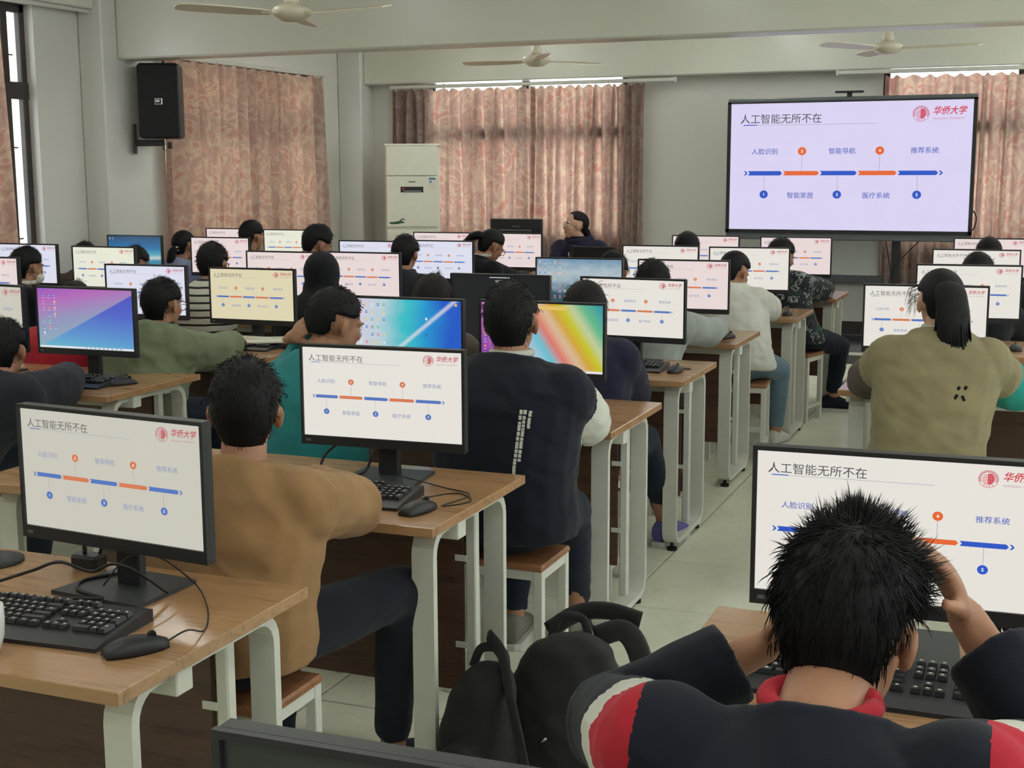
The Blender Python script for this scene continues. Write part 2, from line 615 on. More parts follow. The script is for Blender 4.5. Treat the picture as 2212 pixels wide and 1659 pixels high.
rail = thing('curtain_rail', 'white curtain rail above the middle front window', 'curtain rail')
MB().box((-4.84, 12.515, 2.445), (2.99, 0.03, 0.035), bev=0.006).obj('rail_track', 'trim_white', rail)
MB().box((-3.345, 12.515, 2.445), (0.02, 0.04, 0.05), bev=0.004).obj('end_cap', 'trim_white', rail)
rail2 = thing('curtain_rail', 'white curtain rail above the window behind the big screen', 'curtain rail')
MB().box((-0.45, 12.515, 2.46), (2.8, 0.03, 0.035), bev=0.006).obj('rail_track', 'trim_white', rail2)
MB().box((-1.855, 12.515, 2.46), (0.02, 0.04, 0.05), bev=0.004).obj('end_cap', 'trim_white', rail2)
c1 = curtain('curtain', 'left half of the pink patterned curtains on the middle front window', 'y', 12.615, -6.34, -4.80, 0.5, 2.415, 13, 3)
c2 = curtain('curtain', 'right half of the pink patterned curtains on the middle front window', 'y', 12.615, -4.84, -3.67, 0.5, 2.415, 13, 8)
c3 = curtain('curtain', 'pink patterned curtain behind the big presentation screen', 'y', 12.615, -1.45, 0.9, 0.35, 2.42, 20, 12)
c4 = curtain('curtain', 'pink patterned curtain on the side window behind the loudspeaker', 'x', -6.80, 9.37, 12.0, 0.6, 2.53, 15, 21, 0.0, -1)
c5 = curtain('curtain', 'pink curtain hanging at the far left edge beside the bare window panes', 'x', -6.80, 5.45, 7.49, 0.6, 2.78, 15, 33, 0.6, -1)
for c, n, r in ((c1, 8, (-6.28, -4.86)), (c2, 9, (-4.78, -3.75))):
    for i in range(n):
        x = r[0] + (r[1] - r[0]) * i / (n - 1)
        MB().tube([(x, 12.53, 2.432), (x, 12.55, 2.405)], 0.004, 5).obj('curtain_hook', 'trim_white', c)
rl = thing('curtain_rail', 'white curtain rail over the side window by the loudspeaker', 'curtain rail')
MB().box((-6.79, 10.7, 2.545), (0.03, 2.6, 0.03), bev=0.006).obj('rail_track', 'trim_white', rl)
rl = thing('curtain_rail', 'white curtain rail over the side window at the left edge', 'curtain rail')
MB().box((-6.79, 6.9, 2.795), (0.03, 3.1, 0.03), bev=0.006).obj('rail_track', 'trim_white', rl)

# ------------------------------------------------------------------ ceiling lamps (tubes on battens)
emit('tube_light', (0.97, 1.0, 0.95, 1), LAMP_POWER)
def ceiling_lamp(x, y, label):
    t = thing('ceiling_lamp', label, 'lamp', (x, y, ZC), 0, 'tube lamps on the ceiling')
    MB().box((0, 0, -0.04), (0.10, 1.24, 0.06), bev=0.01).obj('batten', 'trim_white', t)
    for s in (-0.028, 0.028):
        MB().tube([(s, -0.58, -0.09), (s, 0.58, -0.09)], 0.016, 8).obj('tube', 'tube_light', t, True)
for x in (-5.0, -2.5, 0.2, 2.2):
    for y in (-0.8, 1.7, 4.2, 6.6, 9.9, 11.4):
        ceiling_lamp(x, y, 'fluorescent tube lamp on the white ceiling')

# ------------------------------------------------------------------ ceiling fans
blade_mb = MB()
st = [(0.13, 0.028), (0.2, 0.05), (0.4, 0.062), (0.6, 0.062), (0.67, 0.05), (0.69, 0.02)]
P, fs = [], []
for (r, w) in st:
    tw = 0.20
    for sgn, th in ((1, 0.004), (1, -0.004), (-1, -0.004), (-1, 0.004)):
        P.append((r, sgn * w * math.cos(tw), sgn * w * math.sin(tw) + th - 0.02 + 0.01 * r))
for i in range(len(st) - 1):
    for k in range(4):
        fs.append((i * 4 + k, i * 4 + (k + 1) % 4, i * 4 + 4 + (k + 1) % 4, i * 4 + 4 + k))
fs += [(0, 1, 2, 3), tuple(len(P) - 4 + k for k in (3, 2, 1, 0))]
blade_mb.add(P, fs)
blade_me = blade_mb.mesh('blade', 'fan_paint')
arm_me = MB().box((0.12, 0, -0.02), (0.14, 0.035, 0.006)).mesh('blade_bracket', 'fan_paint')
def fan(label, loc, ang):
    t = thing('ceiling_fan', label, 'fan', loc)
    MB().lathe([(0.005, -0.065), (0.06, -0.06), (0.105, -0.03), (0.115, 0.0), (0.10, 0.02), (0.05, 0.035), (0.02, 0.04)], n=28).obj('motor_housing', 'fan_paint', t, True)
    MB().lathe([(0.045, 0.035), (0.045, 0.06), (0.03, 0.11), (0.014, 0.13)], n=20).obj('lower_cup', 'fan_paint', t, True)
    MB().tube([(0, 0, 0.1), (0, 0, ZC - loc[2] - 0.05)], 0.012, 10).obj('down_rod', 'fan_paint', t, True)
    MB().lathe([(0.014, ZC - loc[2] - 0.1), (0.05, ZC - loc[2] - 0.04), (0.055, ZC - loc[2])], n=20).obj('ceiling_cup', 'fan_paint', t, True)
    for a in ang:
        b = link('blade', blade_me, t)
        b.rotation_euler = (0, 0, math.radians(a))
        c = link('blade_bracket', arm_me, b)
fan('large ceiling fan nearest the camera, in front of the cross beam', (-4.17, 7.0, 2.53), (-8, 112, 232))
fan('ceiling fan above the middle curtained window', (-4.09, 10.8, 2.53), (176, 56, 296))
fan('ceiling fan above the big presentation screen', (-1.23, 10.8, 2.53), (-6, 114, 234))

# ------------------------------------------------------------------ desks
def rr_loop(y0, y1, z0, z1, r, n=5):
    pts = []
    for (cy, cz, a0) in ((y1 - r, z0 + r, -90), (y1 - r, z1 - r, 0), (y0 + r, z1 - r, 90), (y0 + r, z0 + r, 180)):
        for k in range(n + 1):
            a = math.radians(a0 + 90 * k / n)
            pts.append((cy + r * math.cos(a), cz + r * math.sin(a)))
    return pts
DESK_D, DESK_H, DESK_L = 0.62, 0.75, 1.44
def frame_mesh():
    mb = MB()
    po, pi_ = rr_loop(0.075, 0.56, 0.03, 0.722, 0.07), rr_loop(0.097, 0.538, 0.052, 0.70, 0.05)
    n = len(po)
    for s in (-0.03, 0.03):
        pass
    P = [(-0.03, a, b) for a, b in po] + [(-0.03, a, b) for a, b in pi_] + [(0.03, a, b) for a, b in po] + [(0.03, a, b) for a, b in pi_]
    fs = []
    for i in range(n):
        j = (i + 1) % n
        fs += [(i, j, n + j, n + i), (2 * n + i, 3 * n + i, 3 * n + j, 2 * n + j), (i, 2 * n + i, 2 * n + j, j), (n + i, n + j, 3 * n + j, 3 * n + i)]
    mb.add(P, fs)
    return mb.mesh('leg_frame', 'frame_white')
FRAME = frame_mesh()
POST = MB().box((0, 0.435, 0.385), (0.03, 0.03, 0.67), bev=0.004).mesh('panel_post', 'frame_white')
FOOT = MB().lathe([(0.022, 0.0), (0.022, 0.012), (0.008, 0.016), (0.008, 0.035)], n=14).mesh('levelling_foot', 'rubber')
BRK = MB().box((0, 0.418, 0.0), (0.036, 0.003, 0.018), bev=0.001).mesh('panel_bracket', 'frame_white')
TOP = MB().box((-DESK_L / 2, DESK_D / 2, DESK_H - 0.0125), (DESK_L, DESK_D, 0.025), bev=0.0015).mesh('tabletop', 'desk_wood')
MODP = MB().box((-DESK_L / 2, 0.428, 0.425), (DESK_L - 0.22, 0.016, 0.52)).mesh('modesty_panel', 'panel_wood')
RAILF = MB().box((-DESK_L / 2, 0.20, 0.699), (DESK_L - 0.02, 0.05, 0.05), bev=0.003).mesh('front_rail', 'frame_white')
RAILB = MB().box((-DESK_L / 2, 0.47, 0.705), (DESK_L - 0.12, 0.04, 0.04), bev=0.003).mesh('rear_rail', 'frame_white')
def desk(label, xr, y):
    t = thing('computer_desk', label, 'desk', (xr, y, 0), 0, 'computer desks in rows')
    link('tabletop', TOP, t); link('modesty_panel', MODP, t); link('front_rail', RAILF, t); link('rear_rail', RAILB, t)
    for x in (-0.065, -DESK_L + 0.065):
        f = link('leg_frame', FRAME, t, (x, 0, 0))
        for yy in (0.129, 0.518):
            link('levelling_foot', FOOT, f, (0, yy, 0))
        p = link('panel_post', POST, t, (x - (0.02 if x > -0.5 else -0.02), 0, 0))
        s = -1 if x > -0.5 else 1
        for z in (0.30, 0.55):
            link('panel_bracket', BRK, p, (s * 0.028, 0, z))
    return t

RY = [0.5, 1.7245, 2.853, 4.16, 5.285, 6.52, 7.775, 9.08]
B1X = [0, -1.398, -1.35, -1.311, -1.367, -1.42, -1.34, -1.306]
desk('nearest wooden desk at lower left, carrying the large keyboard and mouse', B1X[1], RY[1])
desk('wooden desk beside the aisle where the boy in the tan sweater sits', B1X[2], RY[2])
desk('wooden desk under the rainbow-wallpaper monitor, beside the boy in the dark vest', B1X[3], RY[3])
desk('desk left of the aisle carrying the black-screen monitor and a keyboard', B1X[4], RY[4])
desk('desk left of the aisle where the grey-sleeved arm rests on a mouse', B1X[5], RY[5])
desk('desk left of the aisle where the girl in the white hoodie leans', B1X[6], RY[6])
desk('frontmost desk left of the aisle, beside the child in the floral camouflage jacket', B1X[7], RY[7])
desk('wooden desk carrying the purple and blue wallpaper monitor at left', -3.35, RY[3])
desk('wooden desk in front of the boy in the green coat', -3.35, RY[4] + 0.02)
desk('desk of the student in the black hood', -3.33, RY[5])
desk('desk behind the black-hooded student, second from the front', -3.45, RY[6])
desk('frontmost desk where the girl with glasses bends down', -3.40, RY[7])
desk('desk by the left wall carrying the pink-tinted monitor cut by the frame', -5.22, RY[4] + 0.05)
desk('desk by the left wall where the masked boy sits', -5.22, RY[5] + 0.05)
desk('desk by the left wall carrying the blue sky wallpaper monitor', -5.22, RY[6])
desk('frontmost desk by the left wall beside the curtain', -5.75, RY[7] + 0.05)
desk('nearest wooden desk right of the aisle, under the spiky-haired boy\'s elbows', -0.573 + DESK_L, 1.91)
desk('wooden desk right of the aisle of the girl with the ponytail', -0.745 + DESK_L, RY[4] + 0.02)
desk('desk right of the aisle directly ahead of the ponytailed girl', -0.70 + DESK_L, RY[5])
desk('desk right of the aisle, second from the front', -0.70 + DESK_L, RY[6] + 0.1)
desk('frontmost desk right of the aisle', -0.66 + DESK_L, RY[7] + 0.1)
desk('desk below the lower frame edge under the switched-off monitor', -0.80 + DESK_L, 0.42)

# ------------------------------------------------------------------ screens
emit('screen_white', srgb(238, 234, 226), 0.92)
emit('screen_cream', srgb(236, 226, 190), 0.86)
emit('screen_ivory', srgb(240, 240, 222), 0.92)
emit('screen_pink', srgb(242, 226, 224), 0.90)
emit('screen_cool', srgb(228, 230, 246), 0.92)
emit('screen_dim', srgb(216, 213, 200), 0.85)
emit('screen_lavender', srgb(226, 218, 250), 0.92)
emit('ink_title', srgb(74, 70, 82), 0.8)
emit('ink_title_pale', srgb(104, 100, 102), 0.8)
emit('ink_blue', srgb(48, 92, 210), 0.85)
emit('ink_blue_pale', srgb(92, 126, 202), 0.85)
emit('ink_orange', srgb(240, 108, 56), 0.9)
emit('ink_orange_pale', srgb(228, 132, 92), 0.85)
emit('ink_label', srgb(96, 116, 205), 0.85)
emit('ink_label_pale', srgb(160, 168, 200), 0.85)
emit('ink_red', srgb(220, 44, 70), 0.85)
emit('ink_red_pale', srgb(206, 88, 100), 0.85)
emit('ink_rose', srgb(214, 130, 150), 0.85)
emit('ink_grey', srgb(170, 172, 185), 0.85)
emit('ink_white', srgb(250, 250, 250), 0.95)

def text_faces(mb, body, x, y, size, mi, z, width=None, shear=0.0, off=0.0, center=False):
    cu = bpy.data.curves.new('lettering', 'FONT')
    cu.body = body
    cu.resolution_u = 2
    cu.shear = shear
    cu.offset = off
    ob = bpy.data.objects.new('lettering', cu)
    me = evaluated(ob)
    xs = [v.co.x for v in me.vertices]
    x0, x1 = min(xs), max(xs)
    sx = size
    if width:
        sx = width / (x1 - x0)
    ys = [v.co.y for v in me.vertices]
    ym = (min(ys) + max(ys)) / 2
    ox = x - ((x1 + x0) / 2 * sx if center else x0 * sx)
    mb.add([(v.co.x * sx + ox, (v.co.y - ym) * size + y, z) for v in me.vertices], [tuple(p.vertices) for p in me.polygons], mi)
    bpy.data.objects.remove(ob)
    bpy.data.curves.remove(cu)
    bpy.data.meshes.remove(me)

def slide_mesh(name, mats):
    # unit-width slide, x right, y up, origin at the centre; slot order: title blue orange label red rose grey white
    mb = MB()
    AR = 0.5625
    X = lambda u: u - 0.5
    Y = lambda v: (0.5 - v) * AR
    def quad(pts, mi, z=0.0):
        mb.add([(p[0], p[1], z) for p in pts], [tuple(range(len(pts)))], mi)
    def disc(u, v, r, mi, z=0.0, n=24):
        quad([(X(u) + r * math.cos(2 * PI * i / n), Y(v) + r * math.sin(2 * PI * i / n)) for i in range(n)], mi, z)
    def ring(u, v, r0, r1, mi, z=0.0, n=32, a0=0, a1=360):
        for i in range(n):
            a, b = math.radians(a0 + (a1 - a0) * i / n), math.radians(a0 + (a1 - a0) * (i + 1) / n)
            quad([(X(u) + r0 * math.cos(a), Y(v) + r0 * math.sin(a)), (X(u) + r1 * math.cos(a), Y(v) + r1 * math.sin(a)),
                  (X(u) + r1 * math.cos(b), Y(v) + r1 * math.sin(b)), (X(u) + r0 * math.cos(b), Y(v) + r0 * math.sin(b))], mi, z)
    text_faces(mb, '人工智能无所不在', X(0.037), Y(0.117), 0.046, 0, 0, 0.35)
    quad([(X(.05), Y(.170)), (X(.11), Y(.170)), (X(.11), Y(.163)), (X(.05), Y(.163))], 1)
    quad([(X(.11), Y(.168)), (X(.62), Y(.168)), (X(.62), Y(.165)), (X(.11), Y(.165))], 6)
    y, hh = 0.552, 0.0175
    def arrow(u0, u1, mi):
        quad([(X(u0), Y(y - hh)), (X(u0 + .008), Y(y)), (X(u0), Y(y + hh)), (X(u1 - .009), Y(y + hh)), (X(u1), Y(y)), (X(u1 - .009), Y(y - hh))], mi)
    def chev(u0, mi):
        quad([(X(u0), Y(y - hh)), (X(u0 + .008), Y(y - hh)), (X(u0 + .017), Y(y)), (X(u0 + .008), Y(y + hh)), (X(u0), Y(y + hh)), (X(u0 + .009), Y(y))], mi)
    chev(.056, 1)
    for (a, b, mi) in ((.074, .224, 1), (.228, .383, 2), (.387, .543, 1), (.547, .708, 2), (.712, .876, 1)):
        arrow(a, b, mi)
    chev(.878, 1)
    for (u, v, mi, n) in ((.308, .377, 2, '2'), (.635, .377, 2, '4'), (.146, .722, 1, '1'), (.462, .722, 1, '3'), (.793, .722, 1, '5')):
        v0, v1 = (v, y - hh) if v < y else (y + hh, v)
        quad([(X(u) - .0009, Y(v0)), (X(u) + .0009, Y(v0)), (X(u) + .0009, Y(v1)), (X(u) - .0009, Y(v1))], 6)
        disc(u, v, .0182, mi, 0.0004)
        text_faces(mb, n, X(u), Y(v), 0.019, 7, 0.0008, None, 0, 0.02, True)
    for (u, v, s) in ((.145, .377, '人脸识别'), (.478, .377, '智能导航'), (.818, .377, '推荐系统'), (.304, .728, '智能家居'), (.626, .728, '医疗系统')):
        text_faces(mb, s, X(u), Y(v), 0.029, 3, 0, 0.113, 0, 0.008, True)
    # round emblem: rim, tinted band, meridian lines and a fuller right half
    eu, ev, er = .797, .098, .034
    ring(eu, ev, er * .955, er, 4)
    ring(eu, ev, er * .76, er * .90, 5, 0, 32, -25, 205)
    for k in range(-3, 4):
        yy = k * er * 0.17
        w = math.sqrt(max(0, (er * .66) ** 2 - yy ** 2))
        for (a, b, th) in ((-w, -w * .1, er * .03), (-w * .1, w, er * .065)):
            n = 6
            for i in range(n):
                p, q = a + (b - a) * i / n, a + (b - a) * (i + 1) / n
                bend = lambda t: yy + er * .10 * (t / er)
                quad([(X(eu) + p, Y(ev) + bend(p) - th), (X(eu) + q, Y(ev) + bend(q) - th), (X(eu) + q, Y(ev) + bend(q) + th), (X(eu) + p, Y(ev) + bend(p) + th)], 4)
    for k in (0.0, 0.3, 0.6):
        n = 8
        for i in range(n):
            a, b = math.radians(-75 + 150 * i / n), math.radians(-75 + 150 * (i + 1) / n)
            rr = er * .66
            pt = lambda t, d: (X(eu) + k * rr * math.cos(t) + d, Y(ev) + rr * math.sin(t))
            quad([pt(a, -er * .03), pt(a, er * .03), pt(b, er * .03), pt(b, -er * .03)], 4)
    for i in range(4):
        a = math.radians(-120 + 20 * i)
        disc(eu + er * .8 * math.cos(a), ev - er * .8 * math.sin(a) / AR, er * .07, 4, 0, 6)
    text_faces(mb, '华侨大学', X(.846), Y(.075), 0.038, 4, 0, 0.135, 0.28, 0.015)
    text_faces(mb, 'HUAQIAO UNIVERSITY', X(.846), Y(.138), 0.0115, 5, 0, 0.128)
    me = mb.mesh(name, mats)
    # print faces the viewer
    return me
SLIDE_VIVID = slide_mesh('slide_print', ['ink_title', 'ink_blue', 'ink_orange', 'ink_label', 'ink_red', 'ink_rose', 'ink_grey', 'ink_white'])
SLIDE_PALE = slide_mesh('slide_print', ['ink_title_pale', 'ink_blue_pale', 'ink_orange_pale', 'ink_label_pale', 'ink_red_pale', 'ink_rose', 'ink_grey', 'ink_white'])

def wallpaper(name, build):
    m, nt, b = nmat(name)
    b.inputs['Base Color'].default_value = (0.01, 0.01, 0.01, 1)
    b.inputs['Roughness'].default_value = 0.5
    tc = nt.nodes.new('ShaderNodeTexCoord')
    sp = nt.nodes.new('ShaderNodeSeparateXYZ')
    nt.links.new(tc.outputs['Generated'], sp.inputs[0])
    def mth(op, a, bb=None, c=None):
        n = nt.nodes.new('ShaderNodeMath')
        n.operation = op
        for i, q in enumerate((a, bb, c)):
            if q is None:
                continue
            if isinstance(q, (int, float)):
                n.inputs[i].default_value = q
            else:
                nt.links.new(q, n.inputs[i])
        return n.outputs[0]
    def mix(f, a, c):
        n = nt.nodes.new('ShaderNodeMix')
        n.data_type = 'RGBA'
        nt.links.new(f, n.inputs[0])
        for sock, q in ((n.inputs[6], a), (n.inputs[7], c)):
            if isinstance(q, tuple):
                sock.default_value = q
            else:
                nt.links.new(q, sock)
        return n.outputs[2]
    col = build(nt, sp.outputs[0], sp.outputs[2], mth, mix, tc.outputs['Generated'])
    nt.links.new(col, b.inputs['Emission Color'])
    b.inputs['Emission Strength'].default_value = 0.8
    return m

def wp_purple(nt, u, v, mth, mix, g):
    d = mth('SUBTRACT', v, mth('MULTIPLY_ADD', u, 0.93, 0.0))
    up = ramp(nt, mth('ADD', mth('MULTIPLY', v, 0.8), mth('MULTIPLY', u, -0.25)), [(0.0, srgb(150, 190, 205)), (0.35, srgb(160, 160, 205)), (0.62, srgb(196, 112, 200)), (0.85, srgb(150, 90, 200))])
    lo = ramp(nt, mth('ADD', v, mth('MULTIPLY', u, 0.15)), [(0.02, srgb(110, 200, 225)), (0.3, srgb(100, 160, 225)), (0.7, srgb(88, 110, 215)), (1.0, srgb(84, 92, 210))])
    f = ramp(nt, mth('ADD', d, 0.5), [(0.495, (0, 0, 0, 1)), (0.505, (1, 1, 1, 1))])
    return mix(f, lo, up)
def wp_cyan(nt, u, v, mth, mix, g):
    n = tex_noise(nt, g, 2.5, 3)
    base = ramp(nt, mth('ADD', u, mth('MULTIPLY', n, 0.25)), [(0.15, srgb(236, 220, 240)), (0.45, srgb(200, 226, 236)), (0.62, srgb(60, 205, 215)), (0.80, srgb(30, 160, 225)), (1.0, srgb(30, 96, 215))])
    d = mth('SUBTRACT', mth('MULTIPLY', u, 1.5), mth('ADD', v, 0.42))
    f = ramp(nt, mth('ADD', d, 0.5), [(0.44, (0, 0, 0, 1)), (0.5, (.8, .8, .8, 1)), (0.56, (0, 0, 0, 1))])
    return mix(f, base, srgb(235, 240, 246))
def wp_rainbow(nt, u, v, mth, mix, g):
    d = mth('MULTIPLY', mth('ADD', u, mth('MULTIPLY', v, 0.36)), 0.714)
    return ramp(nt, d, [(0.10, srgb(150, 70, 175)), (0.26, srgb(214, 130, 210)), (0.36, srgb(190, 215, 235)), (0.46, srgb(110, 205, 225)), (0.53, srgb(238, 128, 116)), (0.60, srgb(235, 200, 165)),
                        (0.66, srgb(226, 178, 60)), (0.72, srgb(214, 212, 40)), (0.78, srgb(206, 220, 170)), (0.84, srgb(110, 200, 150)), (0.94, srgb(60, 165, 175))])
def wp_mist(nt, u, v, mth, mix, g):
    n = tex_noise(nt, g, 6, 5)
    s = mth('ADD', v, mth('MULTIPLY_ADD', n, 0.5, -0.25))
    return ramp(nt, s, [(0.05, srgb(40, 66, 84)), (0.28, srgb(60, 96, 112)), (0.45, srgb(150, 176, 190)), (0.7, srgb(190, 208, 216)), (1.0, srgb(120, 160, 190))])
def wp_sky(nt, u, v, mth, mix, g):
    n = tex_noise(nt, g, 4, 4)
    s = mth('ADD', v, mth('MULTIPLY_ADD', n, 0.08, -0.04))
    return ramp(nt, s, [(0.0, srgb(40, 110, 150)), (0.28, srgb(70, 150, 175)), (0.36, srgb(210, 220, 220)), (0.46, srgb(90, 180, 205)), (0.65, srgb(30, 120, 180)), (1.0, srgb(40, 80, 120))])
def wp_black(nt, u, v, mth, mix, g):
    return ramp(nt, v, [(0.0, srgb(16, 22, 28)), (1.0, srgb(14, 18, 24))])
for n, f in (('wallpaper_purple', wp_purple), ('wallpaper_cyan', wp_cyan), ('wallpaper_rainbow', wp_rainbow), ('wallpaper_mist', wp_mist), ('wallpaper_sky', wp_sky), ('wallpaper_black', wp_black)):
    wallpaper(n, f)
plain('screen_off', srgb(44, 48, 50), 0.32, 0.5)
for n, c in (('icon_blue', (60, 110, 220)), ('icon_yellow', (240, 205, 110)), ('icon_red', (232, 90, 110)), ('icon_green', (90, 190, 120)), ('icon_white', (240, 242, 245)), ('icon_grey', (120, 125, 140))):
    emit(n, srgb(*c), 0.85)
ICONS = ['icon_blue', 'icon_yellow', 'icon_red', 'icon_green', 'icon_white', 'icon_grey']

def icon_mesh(grid, extra=(), bar=None, seed=1, note=False):
    # icons on a unit-wide desktop: (u, v, kind)
    mb = MB()
    rg = random.Random(seed)
    def q(u, v, w, h, mi, z=0.0):
        x, y = u - .5, (.5 - v) * .5625
        mb.add([(x - w / 2, y - h / 2, z), (x + w / 2, y - h / 2, z), (x + w / 2, y + h / 2, z), (x - w / 2, y + h / 2, z)], [(0, 1, 2, 3)], mi)
    for (u, v) in grid:
        mi = rg.choice((0, 0, 1, 1, 2, 2, 3, 4, 5))
        q(u, v, .017, .022, mi)
        if mi != 4:
            q(u + .001, v, .008, .010, 4, 0.0003)
        q(u, v + .04, .022, .004, 4)
    for (u, v, w, h, mi) in extra:
        q(u, v, w, h, mi)
    if bar is not None:
        q(.5, .983, 1.0, .019, bar)
        for k in range(9):
            q(.5 + .045 * k, .983, .012, .010, 0 if k % 2 else 5, 0.0003)
    if note:
        text_faces(mb, '6:03 下午', 0.0, (.5 - .075) * .5625, .022, 4, 0, None, 0, 0.01, True)
    return mb.mesh('desktop_icons', ICONS)
IC_PURPLE = icon_mesh([(.06 + .06 * (i % 3), .12 + .105 * (i // 3)) for i in range(19) if (i * 7) % 5 != 3], [], 4, 2)
IC_CYAN = icon_mesh([(.12 + .052 * i, .09 + .115 * j) for i in range(5) for j in range(6) if (i + j * 3) % 7 != 6], [(.70, .28, .017, .022, 4), (.70, .52, .015, .02, 0), (.955, .06, .022, .02, 1)], None, 5)
IC_RAIN = icon_mesh([(.028, .06 + .1 * j) for j in range(9)], [(.60, .06, .22, .03, 1)], 4, 9)
IC_MIST = icon_mesh([(.035 + .06 * i, .06 + .125 * j) for i in range(6) for j in range(7) if (i * 2 + j) % 6 != 5], [], None, 4)
IC_SKY = icon_mesh([(.03, .06), (.09, .06)], [], None, 4)
IC_BLACK = icon_mesh([], [(.5, .022, .21, .006, 4), (.5, .118, .06, .006, 4), (.93, .18, .006, .006, 5)], None, 4, True)

# ------------------------------------------------------------------ desktop monitors
MW, MH = 0.495, 0.285
SW, SH = 0.479, 0.479 * 0.5625 - 0.014
def panel_mesh(w=MW, h=MH, depth=0.028, bottom=0.026, side=0.008):
    mb = MB()
    # bezel ring in front, body behind
    mb.box((0, 0.016, h / 2), (w, 0.024, h), bev=0.003)
    mb.box((0, 0.036, h * 0.45), (w * 0.6, 0.03, h * 0.55), bev=0.008)
    y0, y1 = -0.002, 0.006
    for (x0, x1, z0, z1) in ((-w / 2, w / 2, 0, bottom), (-w / 2, w / 2, h - side, h), (-w / 2, -w / 2 + side, bottom, h - side), (w / 2 - side, w / 2, bottom, h - side)):
        mb.box(((x0 + x1) / 2, (y0 + y1) / 2, (z0 + z1) / 2), (x1 - x0, y1 - y0, z1 - z0))
    mb.box((-w / 2 + 0.022, -0.0024, bottom * 0.5), (0.016, 0.0008, 0.007), 1)
    return mb.mesh('panel', ['black_plastic', 'grey_bezel'])
PANEL = panel_mesh()
NECK = MB().box((0, 0.052, 0.075), (0.062, 0.026, 0.20), bev=0.004).box((0, 0.045, 0.2), (0.07, 0.03, 0.06), bev=0.004).mesh('stand_neck', 'black_plastic')
_b = MB()
_b.prism([(-0.115, -0.06), (0.115, -0.06), (0.105, 0.13), (-0.105, 0.13)], 'z', 0.0, 0.009)
BASE = _b.mesh('stand_base', 'dark_plastic')
_s = MB()
_sw, _z0, _z1 = MW / 2 - 0.008, 0.026, MH - 0.008
_s.add([(-_sw, 0.0035, _z0), (_sw, 0.0035, _z0), (_sw, 0.0035, _z1), (-_sw, 0.0035, _z1)], [(0, 1, 2, 3)])
SCREENS = {}
def screen_mesh(mat):
    if mat not in SCREENS:
        SCREENS[mat] = _s.mesh('screen', mat)
    return SCREENS[mat]
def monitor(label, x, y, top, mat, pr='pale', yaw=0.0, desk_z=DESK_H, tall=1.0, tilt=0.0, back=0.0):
    # x, y: centre of the panel's front face, top: height of its upper edge
    t = thing('desktop_monitor', label, 'monitor', (x, y, desk_z), yaw, 'computer monitors')
    zb = top - desk_z - MH * tall
    link('stand_base', BASE, t, (0, back, 0))
    nk = link('stand_neck', NECK, t, (0, min(back, 0.012), 0))
    nk.scale = (1, 1, max(0.6, (zb + 0.15) / 0.23))
    p = link('panel', PANEL, t, (0, 0, zb))
    p.scale = (1, 1, tall)
    s = link('screen', screen_mesh(mat), t, (0, 0, zb))
    s.scale = (1, 1, tall)
    if tilt:
        for q in (p, s):
            q.rotation_euler = (-tilt, 0, 0)
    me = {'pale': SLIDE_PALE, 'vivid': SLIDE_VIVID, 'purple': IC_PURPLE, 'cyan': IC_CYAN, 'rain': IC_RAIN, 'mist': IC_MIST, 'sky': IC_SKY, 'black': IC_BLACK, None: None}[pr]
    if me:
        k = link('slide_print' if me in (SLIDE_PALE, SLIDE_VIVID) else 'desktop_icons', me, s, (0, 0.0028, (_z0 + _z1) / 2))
        k.rotation_euler = (PI / 2, 0, 0)
        k.scale = (0.477, 0.477 * (_z1 - _z0) / (0.479 * 0.5625), 0.477)
    return t

monitor('nearest left monitor showing the slide above the large black keyboard', -1.745, 2.16, 1.128, 'screen_dim', 'pale', -0.09)
monitor('monitor with the slide right of the boy in the tan sweater', -1.695, 3.26, 1.128, 'screen_white', 'pale', 0.05)
monitor('monitor with a rainbow striped wallpaper behind the boy in the dark vest', -1.725, 4.60, 1.13, 'wallpaper_rainbow', 'rain')
monitor('monitor with a cyan and white wallpaper full of desktop icons', -2.25, 4.52, 1.136, 'wallpaper_cyan', 'cyan')
monitor('monitor with a purple and blue diagonal wallpaper at left', -3.715, 4.50, 1.134, 'wallpaper_purple', 'purple', 0.02)
monitor('cream monitor cut by the left frame edge, left of the purple wallpaper monitor', -4.245, 4.49, 1.136, 'screen_dim', 'pale', -0.12)
monitor('monitor with the slide above the keyboard beside the aisle, right of the black-screen monitor', -1.71, 5.71, 1.134, 'screen_white', 'pale', -0.06)
monitor('switched-on monitor showing a black screen with a small clock line', -2.35, 5.72, 1.134, 'wallpaper_black', 'black', 0, DESK_H, 1.16)
monitor('yellowish cream monitor behind the open notebook', -3.70, 5.74, 1.13, 'screen_cream', 'pale', 0.01)
monitor('cool white monitor right behind the head of the boy in the green coat', -4.37, 5.78, 1.13, 'screen_cool', 'pale', 0.04)
monitor('pink-tinted monitor sliver at the left frame edge', -5.62, 5.97, 1.136, 'screen_pink', 'pale', 0.0)
monitor('pinkish monitor above the grey-sleeved boy\'s dark hair, left of the white-hooded girl', -1.80, 6.95, 1.136, 'screen_pink', 'pale', 0.05)
monitor('monitor with a misty blue landscape wallpaper in front of the teacher', -2.375, 6.92, 1.136, 'wallpaper_mist', 'mist', 0.05)
monitor('pinkish monitor right of the black-hooded student', -3.755, 7.02, 1.136, 'screen_pink', 'pale')
monitor('pinkish monitor left of the black-hooded student', -4.255, 6.94, 1.136, 'screen_pink', 'pale')
monitor('ivory monitor in front of the dark-haired pupil with glasses by the left wall', -5.64, 7.04, 1.136, 'screen_ivory', 'pale')
monitor('cool white monitor in front of the masked boy', -6.36, 7.16, 1.136, 'screen_cool', 'pale')
